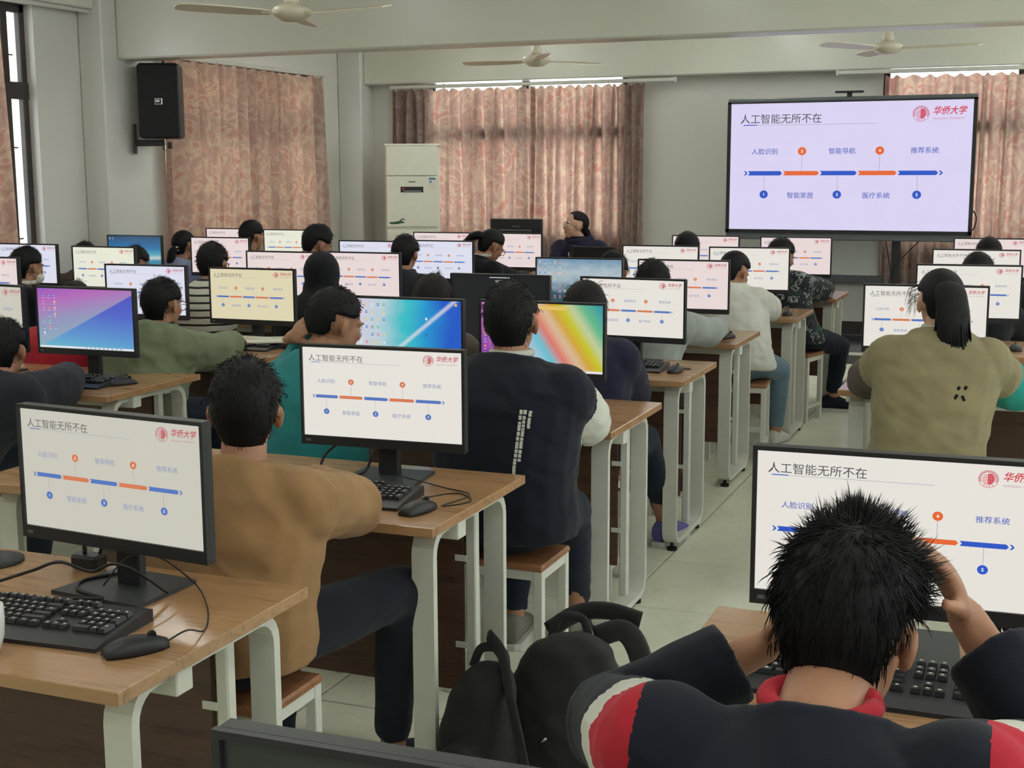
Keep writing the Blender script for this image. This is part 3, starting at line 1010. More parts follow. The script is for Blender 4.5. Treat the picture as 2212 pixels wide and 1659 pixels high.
monitor('monitor with the slide behind the girl in the white hoodie', -1.715, 8.22, 1.136, 'screen_white', 'pale', 0.1)
monitor('monitor with the slide just left of the white-hooded girl, partly behind another', -2.285, 8.24, 1.136, 'screen_white', 'pale', 0.04)
monitor('bright cool monitor right of the student seen from behind with a collar', -3.88, 8.38, 1.136, 'screen_cool', 'pale')
monitor('cool monitor just left of the dark-haired student in a grey jacket', -4.32, 8.2, 1.136, 'screen_cool', 'pale')
monitor('pink monitor behind the boy in the striped shirt', -5.62, 8.32, 1.136, 'screen_pink', 'pale', 0.03)
monitor('monitor with a blue sky and sea wallpaper near the left wall', -6.42, 8.38, 1.136, 'wallpaper_sky', 'sky')
monitor('monitor with the slide in front of the child in the floral camouflage jacket', -1.655, 9.50, 1.14, 'screen_pink', 'pale', 0.06)
monitor('frontmost monitor behind the short-haired boy left of the big screen', -2.315, 9.56, 1.138, 'screen_pink', 'pale', 0.02)
monitor('frontmost monitor in front of the bent girl with glasses', -3.82, 9.55, 1.136, 'screen_pink', 'pale')
monitor('frontmost monitor half hidden below the air conditioner', -4.39, 9.52, 1.136, 'screen_pink', 'pale')
monitor('frontmost ivory monitor under the side curtain', -5.80, 9.59, 1.136, 'screen_ivory', 'pale')
monitor('frontmost pink monitor under the side curtain, leftmost of that row', -6.41, 9.66, 1.136, 'screen_pink', 'pale')
monitor('nearest right monitor showing the slide before the spiky-haired boy', -0.215, 2.30, 1.13, 'screen_white', 'vivid', 0.045, DESK_H, 1.0, 0.0, 0.075)
monitor('monitor with the slide in front of the girl with the ponytail', -0.462, 5.72, 1.137, 'screen_white', 'pale', 0.08)
monitor('monitor with the slide right behind the ponytailed girl\'s monitor', -0.36, 6.9, 1.145, 'screen_white', 'pale', 0.1)
monitor('second monitor from the front at the right edge', -0.40, 8.36, 1.138, 'screen_white', 'pale', 0.05)
monitor('frontmost monitor at the right edge below the curtain', -0.36, 9.6, 1.145, 'screen_pink', 'pale', 0.05)
monitor('dark switched-off monitor whose top edge shows at the bottom of the frame', -0.39, 0.91, 1.139, 'screen_off', None, 0.02, DESK_H)

# ------------------------------------------------------------------ keyboards, mice
KW, KD = 0.44, 0.155
def key_layout():
    out = []
    u = 0.0188
    def row(y, xs):
        for (x, w, h) in xs:
            out.append((x, y, w, h))
    x0 = -0.212
    r5 = [(x0, 1, 1)] + [(x0 + u * (2 + i + 0.5 * (i // 4)), 1, 1) for i in range(12)]
    row(0.058, r5)
    row(0.031, [(x0 + u * i, 1, 1) for i in range(13)] + [(x0 + u * 13.5, 2, 1)])
    row(0.031 - u, [(x0 + u * 0.25, 1.5, 1)] + [(x0 + u * (1.5 + i), 1, 1) for i in range(12)] + [(x0 + u * 13.75, 1.5, 1)])
    row(0.031 - 2 * u, [(x0 + u * 0.375, 1.75, 1)] + [(x0 + u * (1.75 + i), 1, 1) for i in range(11)] + [(x0 + u * 13.4, 2.25, 1)])
    row(0.031 - 3 * u, [(x0 + u * 0.625, 2.25, 1)] + [(x0 + u * (2.25 + i), 1, 1) for i in range(10)] + [(x0 + u * 13.1, 2.75, 1)])
    row(0.031 - 4 * u, [(x0 + u * (0.125 + 1.25 * i), 1.25, 1) for i in range(3)] + [(x0 + u * 6.4, 6.25, 1)] + [(x0 + u * (10.2 + 1.25 * i), 1.25, 1) for i in range(4)])
    xn = x0 + u * 15.5
    row(0.058, [(xn + u * i, 1, 1) for i in range(3)])
    row(0.031, [(xn + u * i, 1, 1) for i in range(3)])
    row(0.031 - u, [(xn + u * i, 1, 1) for i in range(3)])
    row(0.031 - 3 * u, [(xn + u, 1, 1)])
    row(0.031 - 4 * u, [(xn + u * i, 1, 1) for i in range(3)])
    xp = xn + u * 3.5
    row(0.031, [(xp + u * i, 1, 1) for i in range(4)])
    row(0.031 - u, [(xp + u * i, 1, 1) for i in range(3)])
    row(0.031 - 2 * u, [(xp + u * i, 1, 1) for i in range(3)])
    row(0.031 - 3 * u, [(xp + u * i, 1, 1) for i in range(3)])
    row(0.031 - 4 * u, [(xp + u * 0.5, 2, 1), (xp + u * 2, 1, 1)])
    out.append((xp + u * 3, 0.031 - u * 1.5, 1, 2))
    out.append((xp + u * 3, 0.031 - u * 3.5, 1, 2))
    return out
KEYS = key_layout()
KEYM = {}
def key_mesh(w, h, mi=0):
    k = (round(w, 2), round(h, 2))
    if k not in KEYM:
        u = 0.0188
        W_, H_ = w * u - 0.0022, h * u - 0.0022
        mb = MB()
        P = [(-W_ / 2, -H_ / 2, 0), (W_ / 2, -H_ / 2, 0), (W_ / 2, H_ / 2, 0), (-W_ / 2, H_ / 2, 0)]
        a = 0.0022
        P += [(-W_ / 2 + a, -H_ / 2 + a, .0075), (W_ / 2 - a, -H_ / 2 + a, .0075), (W_ / 2 - a, H_ / 2 - a * .6, .0075), (-W_ / 2 + a, H_ / 2 - a * .6, .0075)]
        mb.add(P, [(0, 3, 2, 1), (4, 5, 6, 7), (0, 1, 5, 4), (1, 2, 6, 5), (2, 3, 7, 6), (3, 0, 4, 7)])
        if w < 1.6:
            mb.add([(-.0028, .0, .0077), (.0022, .0, .0077), (.0022, .0046, .0077), (-.0028, .0046, .0077)], [(0, 1, 2, 3)], 1)
        KEYM[k] = mb.mesh('key', ['key_plastic', 'paper'])
    return KEYM[k]
def kb_body():
    mb = MB()
    # wedge with a palm rest lip
    prof = [(-0.105, 0.0), (-0.105, 0.008), (-0.072, 0.014), (0.072, 0.027), (0.082, 0.024), (0.082, 0.0)]
    mb.prism(prof, 'x', -KW / 2 - 0.006, KW / 2 + 0.006)
    return mb.mesh('keyboard_body', 'black_plastic')
KBODY = kb_body()
def key_z(y):
    return 0.0145 + (y + 0.072) * (0.013 / 0.144)
_ka = MB()
for (x, y, w, h) in KEYS:
    u = 0.0188
    _ka.box((x, y, key_z(y) + 0.0035), (w * u - 0.003, h * u - 0.003, 0.008))
    if w < 1.6:
        _ka.box((x, y + .002, key_z(y) + 0.0077), (0.005, 0.005, 0.0006), 1)
KALL = _ka.mesh('key_field', ['key_plastic', 'paper'])
def keyboard(label, x, y, rz=0.0, keys=False, z=DESK_H):
    t = thing('keyboard', label, 'keyboard', (x, y, z), rz, 'black keyboards')
    b = link('keyboard_body', KBODY, t)
    if keys:
        for (kx, ky, w, h) in KEYS:
            k = link('key', key_mesh(w, h), t, (kx, ky, key_z(ky)))
    else:
        k = link('key_field', KALL, t)
    return t
def mouse_mesh():
    P, fs = [], []
    n, m = 16, 9
    for j in range(m):
        t = j / (m - 1)
        y = -0.058 + 0.116 * t
        w = 0.031 * (math.sin(PI * (0.12 + 0.80 * t)) ** 0.5) * (1 - 0.12 * t)
        h = 0.036 * (math.sin(PI * (0.16 + 0.78 * (1 - t) * 0.95)) ** 0.7) * (0.72 + 0.28 * (1 - t))
        for i in range(n):
            a = PI * i / (n - 1)
            P.append((w * math.cos(a), y, max(0.001, h * math.sin(a) ** 0.65)))
    for j in range(m - 1):
        for i in range(n - 1):
            fs.append((j * n + i, j * n + i + 1, (j + 1) * n + i + 1, (j + 1) * n + i))
        fs.append((j * n + n - 1, j * n, (j + 1) * n, (j + 1) * n + n - 1))
    fs.append(tuple(range(n)))
    fs.append(tuple((m - 1) * n + i for i in reversed(range(n))))
    return MB().add(P, fs).mesh('mouse_shell', 'black_plastic', True)
MSHELL = mouse_mesh()
MWHEEL = MB().lathe([(0.008, -0.0035), (0.009, 0), (0.008, 0.0035)], n=12, rot=Matrix.Rotation(PI / 2, 3, 'Y'), c=(0, 0.03, 0.026)).mesh('scroll_wheel', 'rubber')
def mouse(label, x, y, rz=0.0, cable=None, z=DESK_H):
    t = thing('computer_mouse', label, 'mouse', (x, y, z), rz, 'black computer mice')
    link('mouse_shell', MSHELL, t)
    link('scroll_wheel', MWHEEL, t)
    if cable:
        inv = Matrix.Rotation(-rz, 3, 'Z')
        pts = [inv @ (Vector(p) - Vector((x, y, z))) for p in cable]
        MB().tube(smooth_path([(0, 0.056, 0.008)] + pts, 7), 0.0017, 6).obj('mouse_cable', 'cable_black', t, True)
    return t
DZ = DESK_H
keyboard('large black keyboard in the lower left foreground', -1.787, 1.952, 0.07, True)
mouse('black mouse at the lower left desk corner', -1.492, 1.897, -0.62, [(-1.44, 1.98, DZ + .02), (-1.44, 2.03, DZ + .002), (-1.47, 2.09, DZ + .002), (-1.53, 2.17, DZ + .004), (-1.60, 2.23, DZ + .02), (-1.66, 2.20, DZ + .075), (-1.70, 2.15, DZ + .085), (-1.74, 2.12, DZ + .03)])
keyboard('black keyboard behind the tan-sweatered boy\'s arm', -1.737, 3.06, 0.07, True)
mouse('black mouse beside the tan-sweatered boy\'s elbow', -1.452, 2.988, -0.25, [(-1.50, 3.10, DZ + .003), (-1.44, 3.20, DZ + .002), (-1.37, 3.13, DZ + .002), (-1.42, 3.06, DZ + .002), (-1.40, 3.19, DZ + .003), (-1.5, 3.24, DZ + .004), (-1.62, 3.28, DZ + .01), (-1.75, 3.36, DZ + .002)])
keyboard('black keyboard partly under the spiky-haired boy\'s arms', -0.243, 2.212, 0.0, True)
keyboard('black keyboard below the purple wallpaper monitor', -3.72, 4.37, 0.05)
mouse('black mouse right of the keyboard under the purple wallpaper monitor', -3.478, 4.42, -0.6)
keyboard('black keyboard under the open notebook', -3.70, 5.58, 0.05)
mouse('black mouse right of the open notebook', -3.42, 5.66, -0.2)
keyboard('black keyboard left of the mouse on the aisle desk below the black-screen monitor row', -1.742, 5.57, 0.03)
mouse('black mouse on the aisle desk right of the black-screen monitor', -1.462, 5.54, -0.05, [(-1.45, 5.61, DZ + .002), (-1.42, 5.64, DZ + .002), (-1.52, 5.66, DZ + .002), (-1.6, 5.62, DZ + .002)])
mouse('dark mouse under the hand of the grey-sleeved boy', -1.515, 6.78, -0.3)
mouse('dark mouse by the white-hooded girl\'s sleeve', -1.43, 8.0, 0.0)
mouse('black mouse at the left of the ponytailed girl', -0.68, 5.55, -0.2)
mouse('black mouse at the right elbow of the ponytailed girl', -0.135, 5.56, 0.2)
keyboard('black keyboard right of the ponytailed girl\'s monitor on the desk ahead', -0.42, 6.74, 0.0)
mouse('black mouse on the desk ahead at the right edge', -0.125, 6.78, 0.1)

# ------------------------------------------------------------------ stools
SEAT = MB().box((0, 0, 0.43), (0.34, 0.25, 0.022), bev=0.006).mesh('seat', 'stool_wood')
SLEG = MB().box((0, 0, 0.21), (0.028, 0.028, 0.42), bev=0.002).mesh('leg', 'frame_white')
SRX = MB().box((0, 0, 0.405), (0.30, 0.022, 0.028)).mesh('apron_rail', 'frame_white')
SRY = MB().box((0, 0, 0.405), (0.022, 0.21, 0.028)).mesh('apron_rail', 'frame_white')
SST = MB().box((0, 0, 0.10), (0.022, 0.21, 0.024)).mesh('stretcher', 'frame_white')
SSX = MB().box((0, 0, 0.10), (0.30, 0.022, 0.024)).mesh('stretcher', 'frame_white')
def stool(label, x, y, rz=0.0):
    t = thing('stool', label, 'stool', (x, y, 0), rz, 'wooden-topped white stools')
    link('seat', SEAT, t)
    for sx in (-1, 1):
        for sy in (-1, 1):
            link('leg', SLEG, t, (sx * 0.152, sy * 0.107, 0))
        link('apron_rail', SRY, t, (sx * 0.152, 0, 0))
        link('stretcher', SST, t, (sx * 0.152, 0, 0))
    for sy in (-1, 1):
        link('apron_rail', SRX, t, (0, sy * 0.107, 0))
    return t

# ------------------------------------------------------------------ big presentation screen
bs = thing('presentation_screen', 'large presentation screen showing the slide on the front wall', 'screen', (-1.659, 11.9, 0.09))
BW, BZ0, BZ1 = 2.085, 0.905, 2.13
mb = MB()
mb.box((0, 0.05, (BZ0 + BZ1) / 2), (BW, 0.07, BZ1 - BZ0), bev=0.008)
mb.obj('screen_body', 'grey_bezel', bs)
mb = MB()
for (x0, x1, z0, z1) in ((-BW / 2, BW / 2, 0.965, 0.995), (-BW / 2, BW / 2, 2.085, 2.10), (-BW / 2, -BW / 2 + .03, .965, 2.10), (BW / 2 - .03, BW / 2, .965, 2.10)):
    mb.box(((x0 + x1) / 2, 0.008, (z0 + z1) / 2), (x1 - x0, 0.024, z1 - z0))
mb.obj('inner_bezel', 'black_plastic', bs)
mb = MB()
a, z0, z1 = BW / 2 - .03, .995, 2.085
mb.add([(-a, 0.010, z0), (a, 0.010, z0), (a, 0.010, z1), (-a, 0.010, z1)], [(0, 1, 2, 3)])
sc = mb.obj('screen', 'screen_lavender', bs)
k = link('slide_print', SLIDE_VIVID, sc, (0, 0.008, (z0 + z1) / 2))
k.rotation_euler = (PI / 2, 0, 0)
k.scale = (2 * a * 0.99, (z1 - z0) / 0.5625 * 0.99, 2 * a)
MB().box((0, 0.03, 2.145), (0.04, 0.03, 0.03)).box((0, 0.02, 2.168), (0.24, 0.05, 0.018), bev=0.005).obj('webcam_bar', 'black_plastic', bs)
MB().box((0.43, 0.10, 0.50), (0.07, 0.06, 0.96), bev=0.005).obj('stand_post', 'black_plastic', bs)
MB().box((-0.43, 0.10, 0.50), (0.07, 0.06, 0.96), bev=0.005).obj('stand_post', 'black_plastic', bs)
MB().box((0, 0.10, 0.05), (1.2, 0.06, 0.06), bev=0.005).box((-0.55, 0.1, 0.03), (0.06, 0.6, 0.05), bev=0.005).box((0.55, 0.1, 0.03), (0.06, 0.6, 0.05), bev=0.005).obj('stand_foot', 'black_plastic', bs)
MB().tube(smooth_path([(1.02, 0.06, 1.20), (1.07, 0.07, 1.12), (1.06, 0.06, 1.03), (1.02, 0.07, 0.98)]), 0.006, 6).obj('side_cable', 'cable_black', bs, True)
MB().tube(smooth_path([(0.62, 0.09, 0.91), (0.5, 0.09, 0.78), (0.43, 0.06, 0.68), (0.36, 0.06, 0.5), (0.22, 0.1, 0.25), (0.1, 0.1, 0.07)]), 0.005, 6).obj('hanging_cable', 'cable_black', bs, True)
MB().tube(smooth_path([(0.34, 0.09, 0.91), (0.36, 0.09, 0.8), (0.40, 0.07, 0.6)]), 0.005, 6).obj('hanging_cable', 'cable_black', bs, True)

wb = thing('whiteboard', 'white wall board behind and below the presentation screen', 'whiteboard', (-2.02, 12.66, 0))
MB().box((0, 0, 1.10), (1.2, 0.02, 0.92)).obj('board_surface', 'whiteboard', wb)
MB().box((0, -0.025, 0.60), (1.3, 0.06, 0.07), bev=0.006).obj('marker_rail', 'grey_bezel', wb)
MB().box((0, -0.005, 1.58), (1.24, 0.03, 0.03)).obj('top_frame', 'grey_bezel', wb)

ps = thing('power_strip', 'tangled cables and power strip on the dais below the whiteboard', 'power strip', (-1.62, 12.3, 0.09))
MB().box((0.1, 0, 0.02), (0.4, 0.06, 0.04), bev=0.006).obj('strip_body', 'dark_plastic', ps)
for i in range(3):
    rg = random.Random(i)
    MB().tube(smooth_path([(-0.25 + .12 * i, -.05, .012)] + [(-0.2 + .1 * q + rg.uniform(-.06, .06), rg.uniform(-.1, .1), .02 + rg.uniform(0, .04)) for q in range(6)]), 0.006, 5).obj('cord', 'cable_black', ps, True)

# ------------------------------------------------------------------ air conditioner
ac = thing('air_conditioner', 'tall cream floor-standing air conditioner beside the curtained window', 'air conditioner', (-5.895, 12.10, 0), 0.44)
MB().box((0, 0.15, 0.92), (0.54, 0.28, 1.84), bev=0.02).obj('cabinet', 'ac_plastic', ac)
MB().box((0, 0.16, 1.857), (0.555, 0.29, 0.03), bev=0.01).obj('top_cap', 'ac_plastic', ac)
MB().box((-0.005, -0.004, 1.705), (0.505, 0.012, 0.285), bev=0.005).obj('outlet_door', 'ac_plastic', ac)
fp = MB().box((-0.005, -0.004, 1.305), (0.505, 0.012, 0.495), bev=0.005).obj('front_panel', 'ac_plastic', ac)
MB().box((-0.005, -0.004, 0.54), (0.505, 0.012, 0.98), bev=0.005).obj('intake_panel', 'ac_plastic', ac)
MB().box((-0.005, -0.012, 1.425), (0.225, 0.006, 0.055), bev=0.002).obj('display', 'black_plastic', fp)
emit('led_red', srgb(230, 40, 40), 1.2)
MB().box((-0.09, -0.0155, 1.43), (0.012, 0.002, 0.012)).obj('indicator', 'led_red', fp)
MB().box((-0.0, -0.0155, 1.41), (0.17, 0.002, 0.008)).obj('trim_line', 'chrome', fp)
MB().box((-0.005, -0.011, 1.50), (0.07, 0.002, 0.010)).obj('maker_plate', 'grey_bezel', fp)
lab = MB().box((0.195, -0.011, 1.485), (0.07, 0.002, 0.11)).obj('energy_label', 'paper', fp)
MB().box((0.195, -0.0125, 1.53), (0.066, 0.001, 0.02)).box((0.18, -0.0125, 1.50), (0.02, 0.001, 0.02)).obj('label_print', 'label_blue', fp)
dz = MB()
for (x, z, w, h) in ((-.16, 1.10, .16, .012), (-.18, 1.092, .10, .01), (-.13, 1.108, .08, .012), (-.12, 1.125, .02, .012), (-.10, 1.135, .02, .010), (-.085, 1.128, .012, .01)):
    dz.ellip((x, -0.0105, z), (w / 2, 0.001, h / 2 + .003), 10, 6)
dz.obj('plant_decal', 'ac_green', fp, True)
MB().box((0.273, 0.12, 1.22), (0.012, 0.04, 0.02), bev=0.003).obj('door_latch', 'grey_bezel', ac)

# ------------------------------------------------------------------ loudspeaker on the column
sp = thing('loudspeaker', 'black wall loudspeaker hanging on the column left of the curtain', 'speaker', (-6.47, 8.86, 1.86), 0.48)
MB().box((0, 0.0, 0.285), (0.315, 0.25, 0.57), bev=0.02).obj('cabinet', 'black_plastic', sp)
gr = MB().box((0, -0.128, 0.285), (0.30, 0.015, 0.55), bev=0.012).obj('grille', 'speaker_black', sp)
MB().box((0, -0.138, 0.28), (0.06, 0.006, 0.05), bev=0.004).box((0, -0.142, 0.28), (0.045, 0.002, 0.036), 1).box((-0.004, -0.1435, 0.283), (0.03, 0.002, 0.016), 0).obj('badge', ['chrome', 'black_plastic'], gr)
bk = MB().box((-0.10, 0.03, -0.03), (0.22, 0.06, 0.05), bev=0.004).box((0.05, 0.03, -0.05), (0.03, 0.05, 0.05)).obj('bracket_arm', 'black_plastic', sp)
MB().box((-0.205, -0.02, 0.0), (0.012, 0.09, 0.23), bev=0.003).obj('wall_plate', 'black_plastic', sp)
MB().tube([(0.0, 0.02, -0.06), (0, 0.02, -0.085)], 0.006, 6).obj('bolt', 'black_plastic', bk)

# ------------------------------------------------------------------ teacher's desk
td = thing('teacher_desk', 'wooden teacher desk in front of the curtained window', 'desk', (-3.9, 10.65, 0))
MB().box((0, 0, 0.74), (1.5, 0.6, 0.03), bev=0.003).obj('tabletop', 'desk_wood', td)
MB().box((0, -0.27, 0.36), (1.46, 0.02, 0.70)).obj('front_panel', 'panel_wood', td)
for s in (-0.72, 0.72):
    MB().box((s, 0, 0.36), (0.03, 0.56, 0.72)).obj('side_panel', 'panel_wood', td)
tm_ = thing('desktop_monitor', 'black back of the teacher\'s monitor left of the teacher', 'monitor', (-4.195, 10.6, 0.755))
MB().box((0, 0.0, 0.30), (0.47, 0.03, 0.30), bev=0.006).box((0, -0.02, 0.28), (0.30, 0.03, 0.16), bev=0.01).obj('panel', 'black_plastic', tm_)
MB().box((0, -0.017, 0.385), (0.07, 0.002, 0.012)).obj('badge', 'grey_bezel', tm_)
MB().box((0, 0.0, 0.09), (0.06, 0.02, 0.18)).obj('stand_neck', 'black_plastic', tm_)
MB().box((0, 0.02, 0.006), (0.22, 0.18, 0.012), bev=0.003).obj('stand_base', 'black_plastic', tm_)
lp = thing('laptop', 'black laptop lid in front of the teacher', 'laptop', (-3.50, 10.58, 0.755), -0.06)
MB().box((0, 0.14, 0.008), (0.37, 0.24, 0.016), bev=0.004).obj('laptop_base', 'black_plastic', lp)
MB().box((0, -0.0, 0.118), (0.37, 0.012, 0.225), bev=0.004, rot=Matrix.Rotation(0.16, 3, 'X')).obj('laptop_lid', 'black_plastic', lp)
MB().lathe([(0.008, -0.001), (0.008, 0.001)], (0.15, -0.028, 0.205), 12, rot=Matrix.Rotation(PI / 2, 3, 'X')).obj('badge', 'chrome', lp)

# ------------------------------------------------------------------ people
def on_back(info, x, z):
    # point and normal on the back of the garment at world x and height z
    h = info['tree'].ray_cast(Vector((x - info['O'].x, -1.0, z)), Vector((0, 1, 0)))
    return (h[0], h[1]) if h[0] is not None else (Vector((x - info['O'].x, -0.15, z)), Vector((0, -1, 0)))
def skin_mat(name, c):
    m, nt, b = nmat(name)
    v = coords(nt)
    n = tex_noise(nt, v, 22, 4)
    col = ramp(nt, n, [(0.3, mul(c, 0.9)), (0.7, mul(c, 1.08))])
    nt.links.new(col, b.inputs['Base Color'])
    b.inputs['Roughness'].default_value = 0.5
    b.inputs['Specular IOR Level'].default_value = 0.35
    b.inputs['Subsurface Weight'].default_value = 0.12
    b.inputs['Subsurface Radius'].default_value = (0.01, 0.004, 0.002)
    b.inputs['Subsurface Scale'].default_value = 0.5
    bump(nt, b, tex_noise(nt, v, 160, 2), 0.08, 0.001)
skin_mat('skin', srgb(170, 124, 98))
skin_mat('skin_fair', srgb(208, 166, 142))
skin_mat('lip', srgb(170, 104, 92))
plain('eye_white', srgb(225, 222, 215), 0.3, 0.5, var=0.02)
plain('iris_dark', srgb(30, 22, 18), 0.2, 0.5)
def hair_mat(name, c, spec=0.35):
    m, nt, b = nmat(name)
    v = coords(nt, (60, 60, 9))
    n = tex_noise(nt, v, 6, 3)
    col = ramp(nt, n, [(0.3, mul(c, 0.7)), (0.7, mul(c, 1.35))])
    nt.links.new(col, b.inputs['Base Color'])
    b.inputs['Roughness'].default_value = 0.6
    b.inputs['Specular IOR Level'].default_value = spec
    bump(nt, b, n, 0.35, 0.004)
hair_mat('hair_black', srgb(15, 15, 18), 0.22)
hair_mat('hair_brown', srgb(27, 23, 23), 0.22)
for n, c in (('cloth_tan', (150, 116, 80)), ('cloth_navy', (22, 26, 38)), ('cloth_black', (20, 21, 26)), ('cloth_charcoal', (34, 36, 44)), ('cloth_white', (206, 206, 196)),
             ('cloth_grey', (150, 156, 152)), ('cloth_teal', (38, 120, 124)), ('cloth_olive', (112, 122, 96)), ('cloth_red', (176, 36, 52)), ('cloth_beige', (134, 125, 95)),
             ('cloth_green', (26, 140, 130)), ('cloth_lavender', (150, 156, 190)), ('cloth_purple', (32, 33, 54)), ('denim_blue', (104, 128, 146)), ('denim_dark', (24, 32, 46)),
             ('cloth_brown', (84, 74, 66)), ('shoe_dark', (30, 34, 44)), ('shoe_grey', (120, 116, 106)), ('shoe_white', (200, 200, 194)), ('shoe_violet', (96, 92, 150))):
    cloth(n, srgb(*c))

def stripes_mat():
    m, nt, b = nmat('cloth_stripes')
    tc = nt.nodes.new('ShaderNodeTexCoord')
    sp_ = nt.nodes.new('ShaderNodeSeparateXYZ')
    nt.links.new(tc.outputs['Object'], sp_.inputs[0])
    mp = nt.nodes.new('ShaderNodeMath'); mp.operation = 'MULTIPLY_ADD'
    mp.inputs[1].default_value = 26.0
    nt.links.new(sp_.outputs[2], mp.inputs[0])
    n = tex_noise(nt, tc.outputs['Object'], 5, 2)
    k = nt.nodes.new('ShaderNodeMath'); k.operation = 'MULTIPLY'; k.inputs[1].default_value = 0.35
    nt.links.new(n, k.inputs[0]); nt.links.new(k.outputs[0], mp.inputs[2])
    fr = nt.nodes.new('ShaderNodeMath'); fr.operation = 'FRACT'
    nt.links.new(mp.outputs[0], fr.inputs[0])
    col = ramp(nt, fr.outputs[0], [(0.0, srgb(206, 204, 190)), (0.70, srgb(206, 204, 190)), (0.72, srgb(28, 28, 32)), (0.98, srgb(28, 28, 32))], 'CONSTANT')
    nt.links.new(col, b.inputs['Base Color'])
    b.inputs['Roughness'].default_value = 0.9
stripes_mat()
def camo_mat():
    m, nt, b = nmat('cloth_camo')
    v = coords(nt)
    n1 = tex_noise(nt, v, 13, 3, 0.6, 1.5)
    n2 = tex_noise(nt, v, 30, 3, 0.6, 1.0)
    mx = nt.nodes.new('ShaderNodeMath'); mx.operation = 'MULTIPLY_ADD'; mx.inputs[1].default_value = 0.5
    nt.links.new(n2, mx.inputs[0]); nt.links.new(n1, mx.inputs[2])
    col = ramp(nt, mx.outputs[0], [(0.0, srgb(40, 96, 70)), (0.56, srgb(20, 50, 44)), (0.62, srgb(16, 20, 28)), (0.79, srgb(22, 30, 40)), (0.83, srgb(170, 178, 176)), (0.88, srgb(16, 22, 30))], 'CONSTANT')
    nt.links.new(col, b.inputs['Base Color'])
    b.inputs['Roughness'].default_value = 0.8
camo_mat()

def loft(mb, rings, n=18):
    # rings: (centre, lateral axis, depth axis, rx, ry)
    P, fs = [], []
    for (c, a, d, rx, ry) in rings:
        for k in range(n):
            t = 2 * PI * k / n
            ct, st_ = math.cos(t), math.sin(t)
            e = 0.86
            P.append(c + a * (math.copysign(abs(ct) ** e, ct) * rx) + d * (math.copysign(abs(st_) ** e, st_) * ry))
    for i in range(len(rings) - 1):
        for k in range(n):
            l = (k + 1) % n
            fs.append((i * n + k, i * n + l, (i + 1) * n + l, (i + 1) * n + k))
    fs.append(tuple(reversed(range(n))))
    fs.append(tuple((len(rings) - 1) * n + k for k in range(n)))
    mb.add(P, fs)

def remesh(mb, vox, smooth=2, wrinkle=0.0, seed=0, wscale=(9, 9, 20)):
    me = bpy.data.meshes.new('tmp')
    me.from_pydata(mb.v, [], mb.f)
    bm = bmesh.new(); bm.from_mesh(me)
    bmesh.ops.recalc_face_normals(bm, faces=bm.faces)
    bm.to_mesh(me); bm.free()
    ob = bpy.data.objects.new('tmp', me)
    md = ob.modifiers.new('r', 'REMESH')
    md.mode = 'VOXEL'
    md.voxel_size = vox
    sm = ob.modifiers.new('s', 'SMOOTH')
    sm.factor = 0.5
    sm.iterations = smooth
    out = evaluated(ob)
    bpy.data.objects.remove(ob)
    bpy.data.meshes.remove(me)
    if wrinkle:
        off = Vector((seed * 3.7, seed * 1.3, seed * 5.1))
        n = len(out.vertices)
        co, no = [0.0] * (3 * n), [0.0] * (3 * n)
        out.vertices.foreach_get('co', co)
        out.vertices.foreach_get('normal', no)
        for i in range(n):
            x, y, z = co[3 * i:3 * i + 3]
            q = Vector((x * wscale[0], y * wscale[1], z * wscale[2])) + off
            q2 = Vector((x * 5 + z * 7, y * 5 - z * 4, z * 3)) * 2.2 + off
            a = (noise.noise(q) * 0.6 + (1 - abs(noise.noise(q2)) * 2.2) * 0.5) * wrinkle
            for c in range(3):
                co[3 * i + c] += no[3 * i + c] * a
        out.vertices.foreach_set('co', co)
    out.polygons.foreach_set('use_smooth', [True] * len(out.polygons))
    out.update()
    return out

def ik(s, w, l1, l2, pole):
    d = w - s
    L = d.length
    if L > (l1 + l2) * 0.985:
        k = L / ((l1 + l2) * 0.985)
        l1 *= k; l2 *= k
    a = (l1 * l1 - l2 * l2 + L * L) / (2 * L)
    hgt = math.sqrt(max(0.0, l1 * l1 - a * a))
    u = d / L
    pp = pole - u * pole.dot(u)
    if pp.length < 1e-5:
        pp = u.orthogonal()
    pp.normalize()
    return s + u * a + pp * hgt

